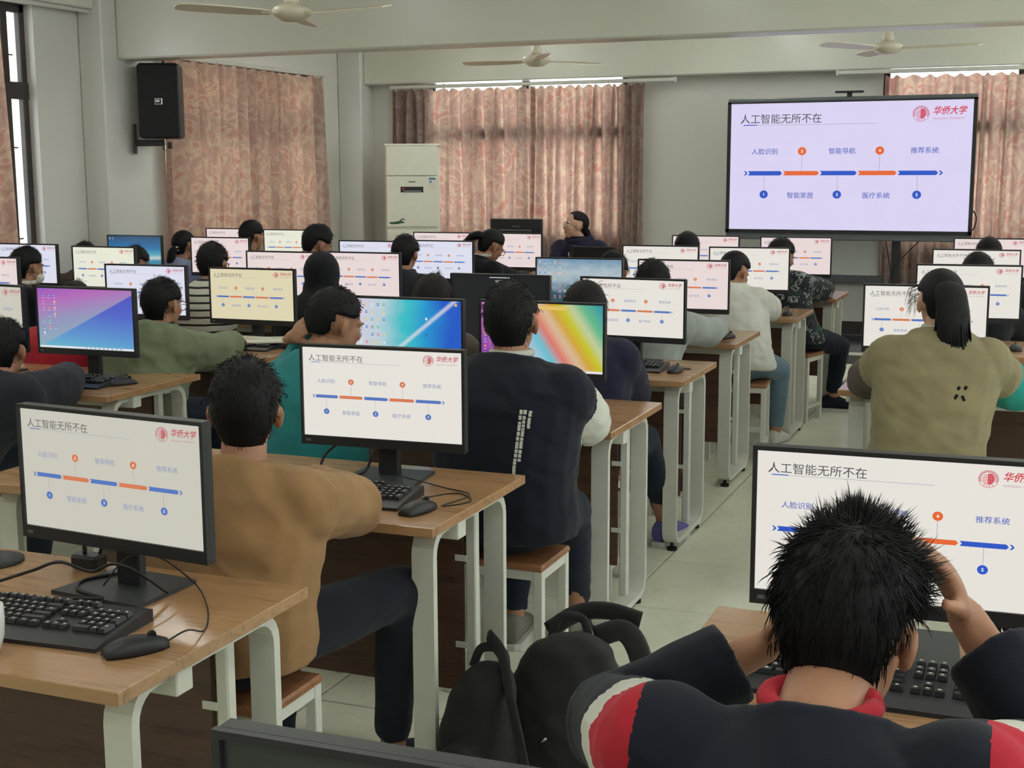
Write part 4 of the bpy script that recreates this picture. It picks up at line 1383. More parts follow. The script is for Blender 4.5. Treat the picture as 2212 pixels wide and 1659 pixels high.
def hand(mb, wrist, fwd, normal, side, curl=0.5, k=1.0, spread=0.0):
    # fwd: towards the knuckles, normal: out of the back of the hand; side +1 puts the thumb at +lateral
    fwd = fwd.normalized()
    normal = (normal - fwd * normal.dot(fwd)).normalized()
    lat = fwd.cross(normal) * side
    rot = Matrix((lat, fwd, normal)).transposed()
    mb.tube([wrist - fwd * 0.03 * k, wrist + fwd * 0.015 * k], [(0.024 * k, 0.018 * k)] * 2, 12)
    mb.ellip(wrist + fwd * 0.048 * k, (0.037 * k, 0.047 * k, 0.015 * k), 16, 10, rot=rot)
    for i, (off, ln) in enumerate(((0.027, 0.066), (0.009, 0.074), (-0.009, 0.068), (-0.026, 0.053))):
        p = wrist + fwd * (0.078 - abs(off) * 0.18) * k + lat * off * k
        d = (fwd + lat * (off * (2.0 + 9 * spread))).normalized()
        pts, rr = [p - d * 0.02 * k, p], [0.0085 * k, 0.0088 * k]
        ax = d.cross(normal).normalized()
        ang = 0.0
        for sgm, fr in enumerate((0.45, 0.31, 0.24)):
            ang += curl * (0.75, 0.95, 0.6)[sgm]
            dd = d * math.cos(ang) - normal * math.sin(ang)
            p = p + dd * ln * fr * k
            pts.append(p)
            rr.append((0.0082, 0.0076, 0.0058)[sgm] * k)
        mb.tube(pts, rr, 9)
    p = wrist + fwd * 0.022 * k + lat * 0.026 * k - normal * 0.004 * k
    d = (fwd * 0.75 + lat * 0.75 - normal * 0.25).normalized()
    pts, rr = [p - d * 0.02 * k, p], [0.012 * k, 0.0115 * k]
    for sgm, ln in enumerate((0.034, 0.028)):
        d = (d + fwd * 0.35 * curl - normal * 0.35 * curl).normalized()
        p = p + d * ln * k
        pts.append(p); rr.append((0.0098, 0.0075)[sgm] * k)
    mb.tube(pts, rr, 9)

def rot_look(yaw, pitch, roll):
    # pitch > 0 looks down, yaw > 0 turns to the left, roll > 0 leans to the right shoulder
    return Matrix.Rotation(yaw, 3, 'Z') @ Matrix.Rotation(-pitch, 3, 'X') @ Matrix.Rotation(roll, 3, 'Y')

def head_volumes(mb, c, M, k):
    T_ = lambda p: c + M @ (Vector(p) * k)
    E = lambda p, r, n=16, q=12, rr=None: mb.ellip(T_(p), [x * k for x in r], n, q, rot=M if rr is None else M @ rr)
    E((0, -.012, .028), (.074, .091, .082), 28, 18)
    E((0, .026, -.030), (.059, .062, .080), 24, 16)
    E((0, .046, -.084), (.036, .036, .026))
    E((0, .02, -.062), (.053, .055, .040))
    for s in (-1, 1):
        E((s * .034, .060, -.024), (.024, .022, .026))
        E((s * .032, .068, .016), (.022, .014, .009))
        E((s * .077, -.006, -.012), (.009, .019, .031), 12, 10, Matrix.Rotation(s * 0.45, 3, 'Z'))
        E((s * .083, -.013, -.008), (.006, .012, .022), 10, 8, Matrix.Rotation(s * 0.6, 3, 'Z'))
        E((s * .073, -.002, -.034), (.007, .009, .010), 8, 6)
    mb.tube([T_((0, .080, .012)), T_((0, .090, -.008)), T_((0, .101, -.028))], [.007 * k, .0085 * k, .0115 * k], 10)
    E((0, .092, -.034), (.017, .012, .008))
    E((0, .083, -.056), (.021, .009, .006))
    E((0, .081, -.067), (.017, .009, .007))

def smoothstep(t):
    t = max(0.0, min(1.0, t))
    return t * t * (3 - 2 * t)

def hairline(phi, st):
    # lower limit of the hair (elevation, degrees) against azimuth from the face, degrees
    a = abs(phi)
    f, s, b = st
    if a < 38:
        return f
    if a < 62:
        return f + (s - f) * smoothstep((a - 38) / 24)
    if a < 104:
        return s
    if a < 128:
        return s + (b - s) * smoothstep((a - 104) / 24)
    return b

def hair_shell(c, M, k, thick, st, seed, rough=0.012, top=0.0, nn=44, mm=32):
    P, fs, hot = [], [], []
    cc = Vector((0, -.012, .022))
    base = (.0785, .0975, .091)
    for j in range(mm + 1):
        el = -PI / 2 + PI * j / mm
        for i in range(nn):
            az = 2 * PI * i / nn
            d = Vector((math.sin(az) * math.cos(el), math.cos(az) * math.cos(el), math.sin(el)))
            phi = math.degrees(math.atan2(d.x, d.y))
            h = hairline(phi, st) + 5 * noise.noise(Vector((az * 2.2, seed, 0)))
            t = smoothstep((math.degrees(el) - h) / 9 + 0.5)
            nz = noise.noise(d * 6 + Vector((seed, 0, 0))) * rough + noise.noise(d * 17 + Vector((0, seed, 0))) * rough * 0.6
            up = max(0.0, d.z) ** 2 * top
            s = (1 + thick + up + nz) * t + 0.80 * (1 - t)
            q = Vector((d.x * base[0], d.y * base[1], d.z * base[2] * (1.0 + 0.28 * t * max(0.0, -d.z)))) * s + cc
            P.append(c + M @ (q * k))
            hot.append(t)
    for j in range(mm):
        for i in range(nn):
            l = (i + 1) % nn
            fs.append((j * nn + i, j * nn + l, (j + 1) * nn + l, (j + 1) * nn + i))
    return P, fs, hot

def strands(mb, c, M, k, P, hot, count, length, seed, mode):
    rg = random.Random(seed)
    idx = [i for i, h in enumerate(hot) if h > 0.6]
    cen = c + M @ (Vector((0, -.012, .022)) * k)
    upv, fw = M @ Vector((0, 0, 1)), M @ Vector((0, 1, 0))
    crown = (M @ Vector((0.1, -0.42, 0.90))).normalized()
    for _ in range(count):
        p = P[rg.choice(idx)]
        nrm = (p - cen).normalized()
        p = p + Vector((rg.gauss(0, 1), rg.gauss(0, 1), rg.gauss(0, 1))) * 0.006 * k
        t = max(0.0, nrm.dot(upv))
        fr = nrm.dot(fw)
        clump = Vector((noise.noise(p * 38), noise.noise(p * 38 + Vector((9, 0, 0))), noise.noise(p * 38 + Vector((0, 9, 0)))))
        flow = nrm - crown
        flow = (flow - nrm * flow.dot(nrm))
        flow = flow.normalized() if flow.length > 0.05 else fw
        jit = Vector((rg.gauss(0, 1), rg.gauss(0, 1), rg.gauss(0, 1)))
        if mode == 'spiky':
            ft = smoothstep((t * 0.55 + fr * 0.75 - 0.22) / 0.5)
            d = (flow * (1.0 - 0.75 * ft) + nrm * (0.20 + 0.75 * ft) + upv * 0.45 * ft + clump * (0.25 + 0.4 * ft) + jit * 0.10).normalized()
            L = length * (0.50 + 0.65 * ft) * rg.uniform(0.6, 1.15)
        elif mode == 'down':
            d = (nrm * 0.35 - upv * (1.0 - 0.6 * t) + fw * 0.4 * fr + clump * 0.4).normalized()
            L = length * rg.uniform(0.6, 1.2)
        else:
            d = (flow * 0.75 + nrm * 0.35 + clump * 0.30 + jit * 0.14).normalized()
            L = length * rg.uniform(0.5, 1.2)
        x = d.orthogonal().normalized()
        y = d.cross(x)
        r = (0.0009 if mode == 'spiky' else 0.0011) * k
        b = p - nrm * 0.008 * k
        mid = b + d * L * 0.6
        tip = b + d * L - nrm * (0.10 * L)
        n0 = len(mb.v)
        V = [b + x * r, b - x * r * .5 + y * r * .87, b - x * r * .5 - y * r * .87, mid + x * r * .8, mid - x * r * .4 + y * r * .7, mid - x * r * .4 - y * r * .7, tip]
        mb.v += [tuple(q) for q in V]
        for q in ((0, 1, 4, 3), (1, 2, 5, 4), (2, 0, 3, 5), (3, 4, 6), (4, 5, 6), (5, 3, 6)):
            mb.f.append(tuple(n0 + z for z in q)); mb.m.append(0)

def glasses(root, c, M, k, mat='black_plastic', rnd=False):
    mb = MB()
    T_ = lambda p: c + M @ (Vector(p) * k)
    for s in (-1, 1):
        pts = []
        for i in range(21):
            a = 2 * PI * i / 20
            e = 1.0 if rnd else 0.7
            x, z = math.copysign(abs(math.cos(a)) ** e, math.cos(a)) * .026, math.copysign(abs(math.sin(a)) ** e, math.sin(a)) * .021
            pts.append(T_((s * .033 + x, .098 - .10 * abs(s * .033 + x) , -.003 + z)))
        mb.tube(pts, .0016 * k if rnd else .0022 * k, 6)
        mb.tube([T_((s * .059, .092, .004)), T_((s * .080, .05, .004)), T_((s * .083, -.005, .002)), T_((s * .080, -.025, -.012))], .0018 * k, 6)
    mb.tube([T_((-.008, .098, .002)), T_((0, .101, .005)), T_((.008, .098, .002))], .0018 * k, 6)
    return mb.obj('glasses', mat, root, True)

def shoe(root, ankle, fdir, mat, sole='shoe_white', k=1.0):
    fdir = Vector((fdir.x, fdir.y, 0)).normalized()
    lat = Vector((fdir.y, -fdir.x, 0))
    z0 = 0.0
    mb = MB()
    c = Vector((ankle.x, ankle.y, 0))
    rings = []
    up = Vector((0, 0, 1))
    for (t, w, h) in ((-.075, .026, .030), (-.06, .036, .045), (-.02, .040, .052), (.03, .043, .047), (.08, .046, .036), (.13, .044, .028), (.165, .034, .022), (.18, .018, .016)):
        rings.append((c + fdir * t * k + up * (0.016 + h), lat, up, w * k, h))
    loft(mb, rings, 14)
    mb.tube([c + up * 0.06, c + up * 0.105], [(.040 * k, .048 * k), (.036 * k, .042 * k)], 14)
    me = remesh(mb, 0.010, 2)
    me.materials.append(MATS[mat])
    s = link('shoe', me, root)
    mb = MB()
    pl = []
    for (t, w) in ((-.082, .02), (-.065, .036), (-.02, .042), (.04, .045), (.09, .048), (.14, .044), (.172, .030), (.186, .012)):
        pl.append((t, w))
    poly = [c + fdir * t * k + lat * w * k for t, w in pl] + [c + fdir * t * k - lat * w * k for t, w in reversed(pl)]
    mb.prism([(p.x, p.y) for p in poly], 'z', 0.001, 0.024)
    mb.obj('sole', sole, s)

def person(label, head, seat, body=0.0, look=(0, 0, 0), top='cloth_navy', pants='denim_dark', hair='fuzzy', hairm='hair_black', shoem='shoe_dark',
           hands=None, poles=None, bulk=0.0, width=1.0, near=False, k=0.97, collar=None, bands=(), spec=None, skin='skin', legs=None, cuff=0.0,
           wr=0.006, stool_label=None, curl=0.6, hand_dirs=None, hst=None, hthick=None, seat_z=0.44, hcount=None, bare=0.0, fine=None, neck=None, shrug=0.0, tv=None):
    root = thing('person', label, 'person', (seat[0], seat[1], 0))
    O = Vector((seat[0], seat[1], 0))
    f = Vector((-math.sin(body), math.cos(body), 0))
    r = Vector((math.cos(body), math.sin(body), 0))
    up = Vector((0, 0, 1))
    hc = Vector(head) - O
    M = rot_look(*look)
    vt = tv or (0.010 if near else 0.013)
    vb = fine or (0.0075 if near else 0.011)
    hip = Vector((0, 0, seat_z + 0.105))
    nb = hc + M @ (Vector((0, -.035, -.115)) * k) - up * 0.012 * k
    if neck:
        nb = Vector(neck) - O
    mid = (hip + nb) / 2 - f * (0.035 + 0.05 * max(0, (nb - hip).dot(f)))
    def spine(t):
        return hip * (1 - t) ** 2 + mid * 2 * t * (1 - t) + nb * t * t
    def tang(t):
        return ((mid - hip) * 2 * (1 - t) + (nb - mid) * 2 * t).normalized()
    w = width
    prof = ((-0.10, .150, .118), (0.02, .160, .124), (0.22, .152, .118), (0.45, .158, .118), (0.66, .172, .118), (0.80, .168, .104), (0.90, .128, .086), (0.97, .082, .070), (1.02, .064, .060))
    def rings(extra, scale=1.0, prof=prof):
        out = []
        for (t, rx, ry) in prof:
            tg = tang(max(0, min(1, t)))
            d = r.cross(tg) * -1
            c_ = spine(t) if t >= 0 else hip + (spine(0.1) - hip).normalized() * (t * (nb - hip).length)
            out.append((c_, r, d, (rx * w) * scale + extra, ry * scale + extra))
        return out
    tsh = 0.80
    sw = 0.142 * w + bulk * 0.4
    sh = {s: spine(tsh) + r * s * sw + up * (0.005 + shrug) for s in (-1, 1)}
    l1, l2 = 0.265 * k, 0.235 * k
    A = {}
    for s in (-1, 1):
        if hands and hands[0 if s < 0 else 1] is not None:
            wv = Vector(hands[0 if s < 0 else 1]) - O
        else:
            wv = f * 0.37 + r * s * 0.13 + up * 0.805
        pole = (r * s * 0.9 - up * 0.75 - f * 0.15)
        if poles and poles[0 if s < 0 else 1] is not None:
            pole = Vector(poles[0 if s < 0 else 1])
        A[s] = (sh[s], ik(sh[s], wv, l1, l2, pole), wv)
    # legs
    G = {}
    for s in (-1, 1):
        kn = hip + f * 0.40 * k + r * s * 0.115 - up * 0.03
        an = Vector((kn.x, kn.y, 0.095)) - f * 0.04
        fd = f + r * s * 0.15
        if legs and legs[0 if s < 0 else 1] is not None:
            q = legs[0 if s < 0 else 1]
            kn, an = Vector(q[0]) - O, Vector(q[1]) - O
            if len(q) > 2:
                fd = Vector(q[2])
        G[s] = (hip + r * s * 0.085, kn, an, fd)
    # --- garment
    mb = MB()
    loft(mb, rings(0.010 + bulk))
    for s in (-1, 1):
        a, e, wv = A[s]
        ee = wv + (e - wv).normalized() * (0.015 + bare)
        mb.ellip(a, (0.064 + bulk, 0.062 + bulk, 0.064 + bulk), 14, 10)
        mb.tube([spine(tsh) + r * s * 0.06 + up * 0.01, a, a.lerp(e, .5), e, e.lerp(ee, .5), ee],
                [.070 + bulk, .062 + bulk, .056 + bulk, .050 + bulk, .045 + bulk * .9, .038 + bulk * .7 + cuff], 14)
        mb.ellip(e, (.050 + bulk,) * 3, 12, 8)
    if spec == 'hood_down':
        b = nb - up * 0.005 - f * 0.02
        ring = [b + r * (math.cos(t) * .10) + f * (math.sin(t) * .085) + up * (0.02 - 0.015 * math.sin(t)) for t in [2 * PI * q / 14 for q in range(15)]]
        mb.tube(ring, [.030] * 15, 10)
        mb.ellip(b - f * 0.075 - up * 0.065, (.125, .055, .085), 16, 10, rot=Matrix.Rotation(body, 3, 'Z'))
    if spec == 'hood_up':
        T_ = lambda p: hc + M @ (Vector(p) * k)
        mb.ellip(T_((0, -.022, .018)), (.098 * k, .118 * k, .118 * k), 24, 16, rot=M)
        mb.ellip(T_((0, -.03, -.07)), (.10 * k, .095 * k, .10 * k), 20, 14, rot=M)
        mb.tube([T_((0, -.02, -.06)), nb - up * .03], [.095, .115], 18)
    if spec == 'collar':
        ring = [nb + up * .012 + r * (math.cos(t) * .068) + f * (math.sin(t) * .066 + .01) for t in [2 * PI * q / 14 for q in range(15)]]
        mb.tube(ring, [.018] * 15, 8)
    me = remesh(mb, vt, 3, wr, len(label))
    me.materials.append(MATS[top])
    names = [top]
    if bands:
        mats = []
        for bd in bands:
            if bd[4] not in names:
                names.append(bd[4]); me.materials.append(MATS[bd[4]])
        for p in me.polygons:
            cpt = p.center
            for bd in bands:
                if bd[0] == 'arm':
                    s, t0, t1, mt = bd[1:5]
                    lim = bd[5] if len(bd) > 5 else 0.095
                    a, e, wv = A[s]
                    best = None
                    L1, L2 = (e - a).length, (wv - e).length
                    for (p0, p1, base, L) in ((a, e, 0.0, L1), (e, wv, L1, L2)):
                        dv = p1 - p0
                        t = max(-0.5 if base == 0 else 0.0, min(1.0, (cpt - p0).dot(dv) / dv.length_squared))
                        dist = (p0 + dv * t - cpt).length
                        if best is None or dist < best[0]:
                            best = (dist, (base + t * L) / (L1 + L2))
                    lat = (cpt - spine(tsh)).dot(r) * s
                    if best[0] < 0.11 + bulk and t0 <= best[1] < t1 and lat > lim * w:
                        p.material_index = names.index(mt)
    g = link('top_garment', me, root)
    tree = BVHTree.FromPolygons([v.co.copy() for v in me.vertices], [tuple(p.vertices) for p in me.polygons])
    # --- trousers
    mb = MB()
    mb.ellip(hip - up * .01, (.155 * w, .135, .10), 18, 12, rot=Matrix.Rotation(body, 3, 'Z'))
    for s in (-1, 1):
        h_, kn, an, fd = G[s]
        mb.tube([h_, h_.lerp(kn, .5), kn], [.088, .078, .066], 14)
        mb.ellip(kn, (.066,) * 3, 12, 9)
        mb.tube([kn, kn.lerp(an, .45), an + up * 0.03], [.064, .058, .046], 14)
    me = remesh(mb, 0.014 if near else 0.018, 3, 0.005, len(label) + 3)
    me.materials.append(MATS[pants])
    link('trousers', me, root)
    for s in (-1, 1):
        shoe(root, G[s][2], G[s][3], shoem)
    # --- body, one surface
    mb = MB()
    loft(mb, rings(-0.012, 0.92))
    mb.tube([spine(0.9), nb + up * .005, hc + M @ (Vector((0, -.018, -.055)) * k)], [.066 * k, .054 * k, .052 * k], 16)
    head_volumes(mb, hc, M, k)
    for i, s in enumerate((-1, 1)):
        a, e, wv = A[s]
        mb.tube([spine(tsh), a, e, wv], [.05, .045, .036, .024], 12)
        fwd = (wv - e).normalized()
        nrm = up
        cu = curl[i] if isinstance(curl, (tuple, list)) else curl
        if hand_dirs and hand_dirs[i] is not None:
            fwd, nrm = Vector(hand_dirs[i][0]), Vector(hand_dirs[i][1])
        elif abs(fwd.z) < 0.8:
            fwd = (fwd - up * fwd.z * 0.8).normalized()
        hand(mb, wv, fwd, nrm, s * (-1), cu, k)
        h_, kn, an, fd = G[s]
        mb.tube([h_, kn, an - up * 0.02], [.065, .05, .034], 12)
    me = remesh(mb, vb, 2)
    me.materials.append(MATS[skin])
    link('body', me, root)
    # --- face
    T_ = lambda p: hc + M @ (Vector(p) * k)
    for s in (-1, 1):
        mb = MB()
        mb.ellip(T_((s * .031, .0765, -.001)), (.0125 * k, .008 * k, .0062 * k), 12, 8, rot=M)
        mb.ellip(T_((s * .030, .0815, -.001)), (.0055 * k, .004 * k, .0055 * k), 10, 6, 1, rot=M)
        mb.obj('eye', ['eye_white', 'iris_dark'], root, True)
        mb = MB()
        mb.tube([T_((s * .013, .0885, .016)), T_((s * .030, .087, .021)), T_((s * .050, .074, .015))], [.0022 * k, .003 * k, .0015 * k], 6)
        mb.obj('eyebrow', hairm, root, True)
    mb = MB()
    mb.ellip(T_((0, .0845, -.0565)), (.019 * k, .0085 * k, .0042 * k), 12, 6, rot=M)
    mb.ellip(T_((0, .083, -.066)), (.016 * k, .0085 * k, .005 * k), 12, 6, rot=M)
    mb.obj('lips', 'lip', root, True)
    # --- hair
    if hair != 'hidden':
        st = hst or {'fuzzy': (34, 0, -64), 'spiky': (34, 2, -60), 'smooth': (42, 8, -60), 'bob': (32, -18, -66), 'crop': (38, 4, -50)}[hair]
        th = hthick if hthick is not None else {'fuzzy': .10, 'spiky': .10, 'smooth': .07, 'bob': .13, 'crop': .06}[hair]
        P, fs, hot = hair_shell(hc, M, k, th, st, len(label) * 0.37, 0.009 if hair != 'smooth' else 0.005, 0.03)
        mb = MB().add(P, fs)
        if hair == 'spiky':
            strands(mb, hc, M, k, P, hot, hcount or 3800, 0.052, len(label), 'spiky')
        elif hair == 'bob':
            strands(mb, hc, M, k, P, hot, hcount or 700, 0.035, len(label), 'down')
        elif hair in ('fuzzy', 'crop'):
            strands(mb, hc, M, k, P, hot, hcount or (2600 if near else 900), 0.017 if hair == 'fuzzy' else 0.012, len(label), 'fuzzy')
        mb.obj('hair', hairm, root, True)
    if collar:
        mb = MB()
        ring = [nb + up * .030 + r * (math.cos(t) * .060) + f * (math.sin(t) * .058 + .012) for t in [2 * PI * q / 18 for q in range(19)]]
        mb.tube(ring, [.013] * 19, 8)
        mb.obj('collar', collar, root, True)
    if stool_label:
        stool(stool_label, seat[0], seat[1], body)
    return dict(root=root, hc=hc, M=M, k=k, nb=nb, f=f, r=r, up=up, A=A, hip=hip, spine=spine, O=O, T=T_, tree=tree)

def tail(info, pts, radii, mat='hair_black', name='ponytail', fringe=160, seed=3):
    pts = [Vector(p) for p in pts]
    mb = MB()
    path = smooth_path(pts, 6)
    n = len(path)
    rr = []
    for i in range(n):
        t = i / (n - 1) * (len(radii) - 1)
        j = min(int(t), len(radii) - 2)
        rr.append(radii[j] + (radii[j + 1] - radii[j]) * (t - j))
    mb.tube(path, [(q * 1.15, q * 0.8) for q in rr], 14)
    rg = random.Random(seed)
    for _ in range(fringe):
        i = rg.randrange(n // 5, n - 2)
        c = path[i]
        a = rg.uniform(0, 6.28)
        o = Vector((math.cos(a), math.sin(a) * .8, 0)) * rr[i] * 1.05
        e = path[min(n - 1, i + n // 3)] + o * rg.uniform(.5, 1.25) - Vector((0, 0, rg.uniform(0, .04)))
        m_ = (c + o).lerp(e, .5) + o * .12
        mb.tube([c + o * .9, m_, e], [.0028, .0024, .0006], 4)
    return mb.obj(name, mat, info['root'], True)

# near right: boy with spiky hair holding his head
P1 = person('boy with spiky black hair in a navy, red and white jacket, holding his head', (-0.205, 1.60, 1.055), (-0.22, 1.27), 0.05, (-0.10, 0.42, 0.0),
            'cloth_navy', 'denim_dark', 'spiky', hands=((-0.322, 1.735, 0.975), (-0.078, 1.745, 1.045)), poles=((-1.0, 0.15, -0.55), (0.9, 0.35, -0.9)),
            bulk=0.016, width=1.12, near=True, k=1.0, collar='cloth_red', bare=0.04, cuff=0.006, tv=0.0065,
            bands=(('arm', -1, -0.2, 0.14, 'cloth_red', .165), ('arm', -1, 0.14, 0.23, 'cloth_white', .165), ('arm', 1, -0.2, 0.14, 'cloth_red', .165), ('arm', 1, 0.14, 0.23, 'cloth_white', .165)),
            stool_label='stool under the spiky-haired boy in the near right', curl=(0.55, 0.35),
            hand_dirs=(((0.75, -0.1, 0.55), (-0.45, 0.75, 0.5)), ((-0.35, -0.35, 0.85), (0.85, 0.35, 0.3))), hcount=9000, hst=(30, 4, -60), fine=0.0058, neck=(-0.215, 1.47, 0.975), shrug=0.055)
# boy in the tan sweater
P2 = person('boy in a tan sweater seen from behind beside the near left monitor', (-1.715, 2.62, 1.058), (-1.70, 2.50), 0.0, (0.48, 0.05, 0.05),
            'cloth_tan', 'cloth_navy', 'fuzzy', hands=((-1.93, 2.95, 0.80), (-1.74, 2.94, 0.81)), poles=((-1, -0.2, -0.5), (1.0, 0.15, -0.25)),
            bulk=0.024, width=1.10, near=True, k=1.0, tv=0.008, legs=(None, ((-1.49, 2.95, 0.55), (-1.545, 3.0, 0.10), (0.1, 1, 0))), shoem='shoe_dark',
            stool_label='stool under the boy in the tan sweater', wr=0.008, hst=(38, 4, -66))
# boy in the dark vest
P3 = person('boy in a dark navy vest with cream sleeves before the rainbow wallpaper', (-1.548, 3.87, 1.14), (-1.52, 3.74), 0.0, (0.16, 0.08, -0.04),
            'cloth_navy', 'denim_dark', 'fuzzy', hands=((-1.72, 4.26, 0.80), (-1.53, 4.20, 0.80)), poles=((-1, -0.2, -0.5), (1.0, 0.15, -0.5)),
            bulk=0.036, width=1.18, tv=0.008, near=True, k=1.0, bands=(('arm', -1, 0.16, 1.1, 'cloth_white', .15), ('arm', 1, 0.16, 1.1, 'cloth_white', .15)),
            stool_label='stool under the boy in the dark vest, next to the backpacks', shoem='shoe_grey', collar='cloth_white', hst=(38, 4, -64),
            legs=(None, ((-1.42, 4.08, 0.5), (-1.46, 4.25, 0.10), (0.3, 1, 0))))
# boy in teal, head turned to the right, hand at his neck
P4 = person('boy in a teal shirt turning right with a hand at his neck', (-2.219, 3.95, 1.10), (-2.20, 3.78), -0.15, (-0.54, 0.28, 0.0),
            'cloth_teal', 'denim_dark', 'crop', hands=((-2.36, 3.90, 1.055), (-2.00, 4.35, 0.80)), poles=((-0.15, 1.0, -0.4), None), near=True, k=1.0, bulk=0.014, fine=0.006,
            curl=(0.9, 0.6), hand_dirs=(((0.75, -0.2, 0.5), (-0.4, -0.8, 0.3)), None), stool_label='stool under the boy in the teal shirt', hst=(30, 4, -44), bare=0.05)
# left edge
person('boy in a dark padded jacket at the left frame edge', (-3.60, 3.90, 0.95), (-3.72, 3.68), 0.0, (0.40, 0.30, 0.0), 'cloth_charcoal', 'denim_dark', 'fuzzy',
       hands=((-3.95, 4.20, 0.80), (-3.62, 4.28, 0.80)), poles=(None, (1, 0.0, -0.2)), bulk=0.034, near=True, stool_label='stool under the boy in the dark padded jacket')
P6 = person('boy in an olive green hooded coat looking right', (-3.689, 5.0, 1.018), (-3.69, 4.80), -0.2, (-0.08, 0.12, 0.0), 'cloth_olive', 'denim_dark', 'fuzzy',
            hands=((-3.90, 5.40, 0.80), (-3.60, 5.42, 0.80)), bulk=0.036, width=1.08, near=True, spec='hood_down', stool_label='stool under the boy in the olive coat', wr=0.010, collar='cloth_black')
glasses(P6['root'], P6['hc'], P6['M'], P6['k'], 'chrome')
person('pupil in red behind the purple wallpaper monitor', (-4.261, 5.1, 0.975), (-4.22, 4.90), 0.0, (0.50, 0.45, 0.0), 'cloth_red', 'denim_dark', 'bob', 'hair_brown',
       hands=((-4.35, 5.38, 0.80), (-4.02, 5.38, 0.80)), bulk=0.02, stool_label='stool under the pupil in red')
P8 = person('boy wearing a white face mask near the left wall', (-5.595, 6.3, 1.055), (-5.58, 6.13), -0.3, (-0.22, 0.12, 0.0), 'cloth_black', 'denim_dark', 'fuzzy', bulk=0.02,
            collar='cloth_white', stool_label='stool under the masked boy', near=True)
mb = MB()
T_ = P8['T']
mb.ellip(T_((0, .052, -.058)), (.060, .052, .046), 20, 14, rot=P8['M'])
for s in (-1, 1):
    mb.tube([T_((s * .055, .06, -.04)), T_((s * .074, .02, -.02)), T_((s * .08, -.02, 0.01))], .002, 5)
    mb.tube([T_((s * .05, .06, -.075)), T_((s * .072, .02, -.055)), T_((s * .078, -.015, -.04))], .002, 5)
mb.obj('face_mask', 'paper', P8['root'], True)
P9 = person('dark-haired pupil with glasses below the blue sky wallpaper', (-5.80, 7.58, 0.985), (-5.80, 7.42), -0.2, (-0.10, 0.35, 0.0), 'cloth_charcoal', 'denim_dark', 'bob', bulk=0.015, stool_label='stool under the pupil with glasses by the left wall', hst=(34, 4, -50))
glasses(P9['root'], P9['hc'], P9['M'], P9['k'], 'black_plastic', True)
person('dark-haired pupil left of the one with glasses, by the blue sky wallpaper', (-6.24, 7.60, 1.005), (-6.24, 7.42), 0.0, (0.43, 0.4, 0.0), 'cloth_brown', 'denim_dark', 'bob', 'hair_brown', bulk=0.015, stool_label='stool left of the pupil with glasses by the left wall', hst=(34, 4, -50))
P10 = person('girl with a low ponytail and pale blue collar by the side curtain', (-6.34, 8.9, 1.03), (-6.34, 8.74), -0.2, (-0.08, 0.15, 0.0), 'cloth_lavender', 'denim_dark', 'smooth', bulk=0.012, stool_label='stool under the girl in pale blue', hthick=.12)
tail(P10, [P10['T'](p) for p in ((0, -.09, -.02), (0.0, -.14, -.06), (0.0, -.15, -.14), (0.01, -.14, -.22))], (.026, .032, .03, .012), fringe=40)
MB().tube([P10['T']((-.03, -.112, -.035)), P10['T']((0.03, -.112, -.035))], .02, 10).obj('hair_tie', 'paper', P10['root'], True)
P11 = person('boy in a black and white striped shirt', (-4.269, 6.25, 1.105), (-4.28, 6.08), 0.1, (0.25, 0.18, 0.0), 'cloth_stripes', 'denim_dark', 'fuzzy', hands=((-4.35, 6.68, 0.80), (-3.98, 6.66, 0.80)), bulk=0.016, stool_label='stool under the boy in the striped shirt', near=True)
glasses(P11['root'], P11['hc'], P11['M'], P11['k'])
person('boy with a quiff looking right in front of the side curtain', (-5.71, 8.9, 1.115), (-5.70, 8.74), -0.3, (-0.28, 0.08, 0.0), 'cloth_charcoal', 'denim_dark', 'fuzzy', bulk=0.014, stool_label='stool under the boy with a quiff', hthick=.14)
person('boy in navy bending over to the right below the side curtain', (-4.356, 7.55, 1.15), (-4.42, 7.38), -0.35, (-0.53, 0.42, 0.15), 'cloth_purple', 'denim_dark', 'fuzzy', bulk=0.02, stool_label='stool under the boy bending in navy', hthick=.13)
P14 = person('student with a black hood pulled up, seen from behind', (-3.583, 6.25, 1.055), (-3.60, 6.10), 0.0, (0.32, 0.20, 0.0), 'cloth_black', 'denim_dark', 'hidden', bulk=0.026, width=1.08, spec='hood_up', stool_label='stool under the hooded student', near=True, wr=0.005)
person('black-haired boy in a dark grey collared jacket seen from behind', (-3.708, 7.5, 1.098), (-3.68, 7.36), -0.1, (0.11, 0.15, 0.05), 'cloth_charcoal', 'denim_dark', 'fuzzy', bulk=0.024, spec='collar', stool_label='stool under the boy in the dark grey jacket', hthick=.12)
P16 = person('girl in black with glasses bending her head to the right', (-3.693, 8.85, 1.075), (-3.80, 8.70), -0.45, (-0.60, 0.50, 0.15), 'cloth_black', 'denim_dark', 'smooth', hands=(None, (-3.50, 9.2, 0.80)), bulk=0.024, stool_label='stool under the bent girl with glasses', near=True, hthick=.10, collar='cloth_white')
tail(P16, [P16['T'](p) for p in ((0, -.085, .02), (-.02, -.13, .02), (-.05, -.16, -.02), (-.07, -.17, -.09))], (.035, .04, .035, .012), fringe=40)
glasses(P16['root'], P16['hc'], P16['M'], P16['k'])
person('brown-haired pupil behind the cyan wallpaper monitor', (-2.374, 5.05, 1.06), (-2.38, 4.86), 0.0, (0.34, 0.35, 0.0), 'cloth_brown', 'denim_dark', 'bob', 'hair_brown', bulk=0.02, stool_label='stool under the brown-haired pupil', hst=(34, -4, -56))
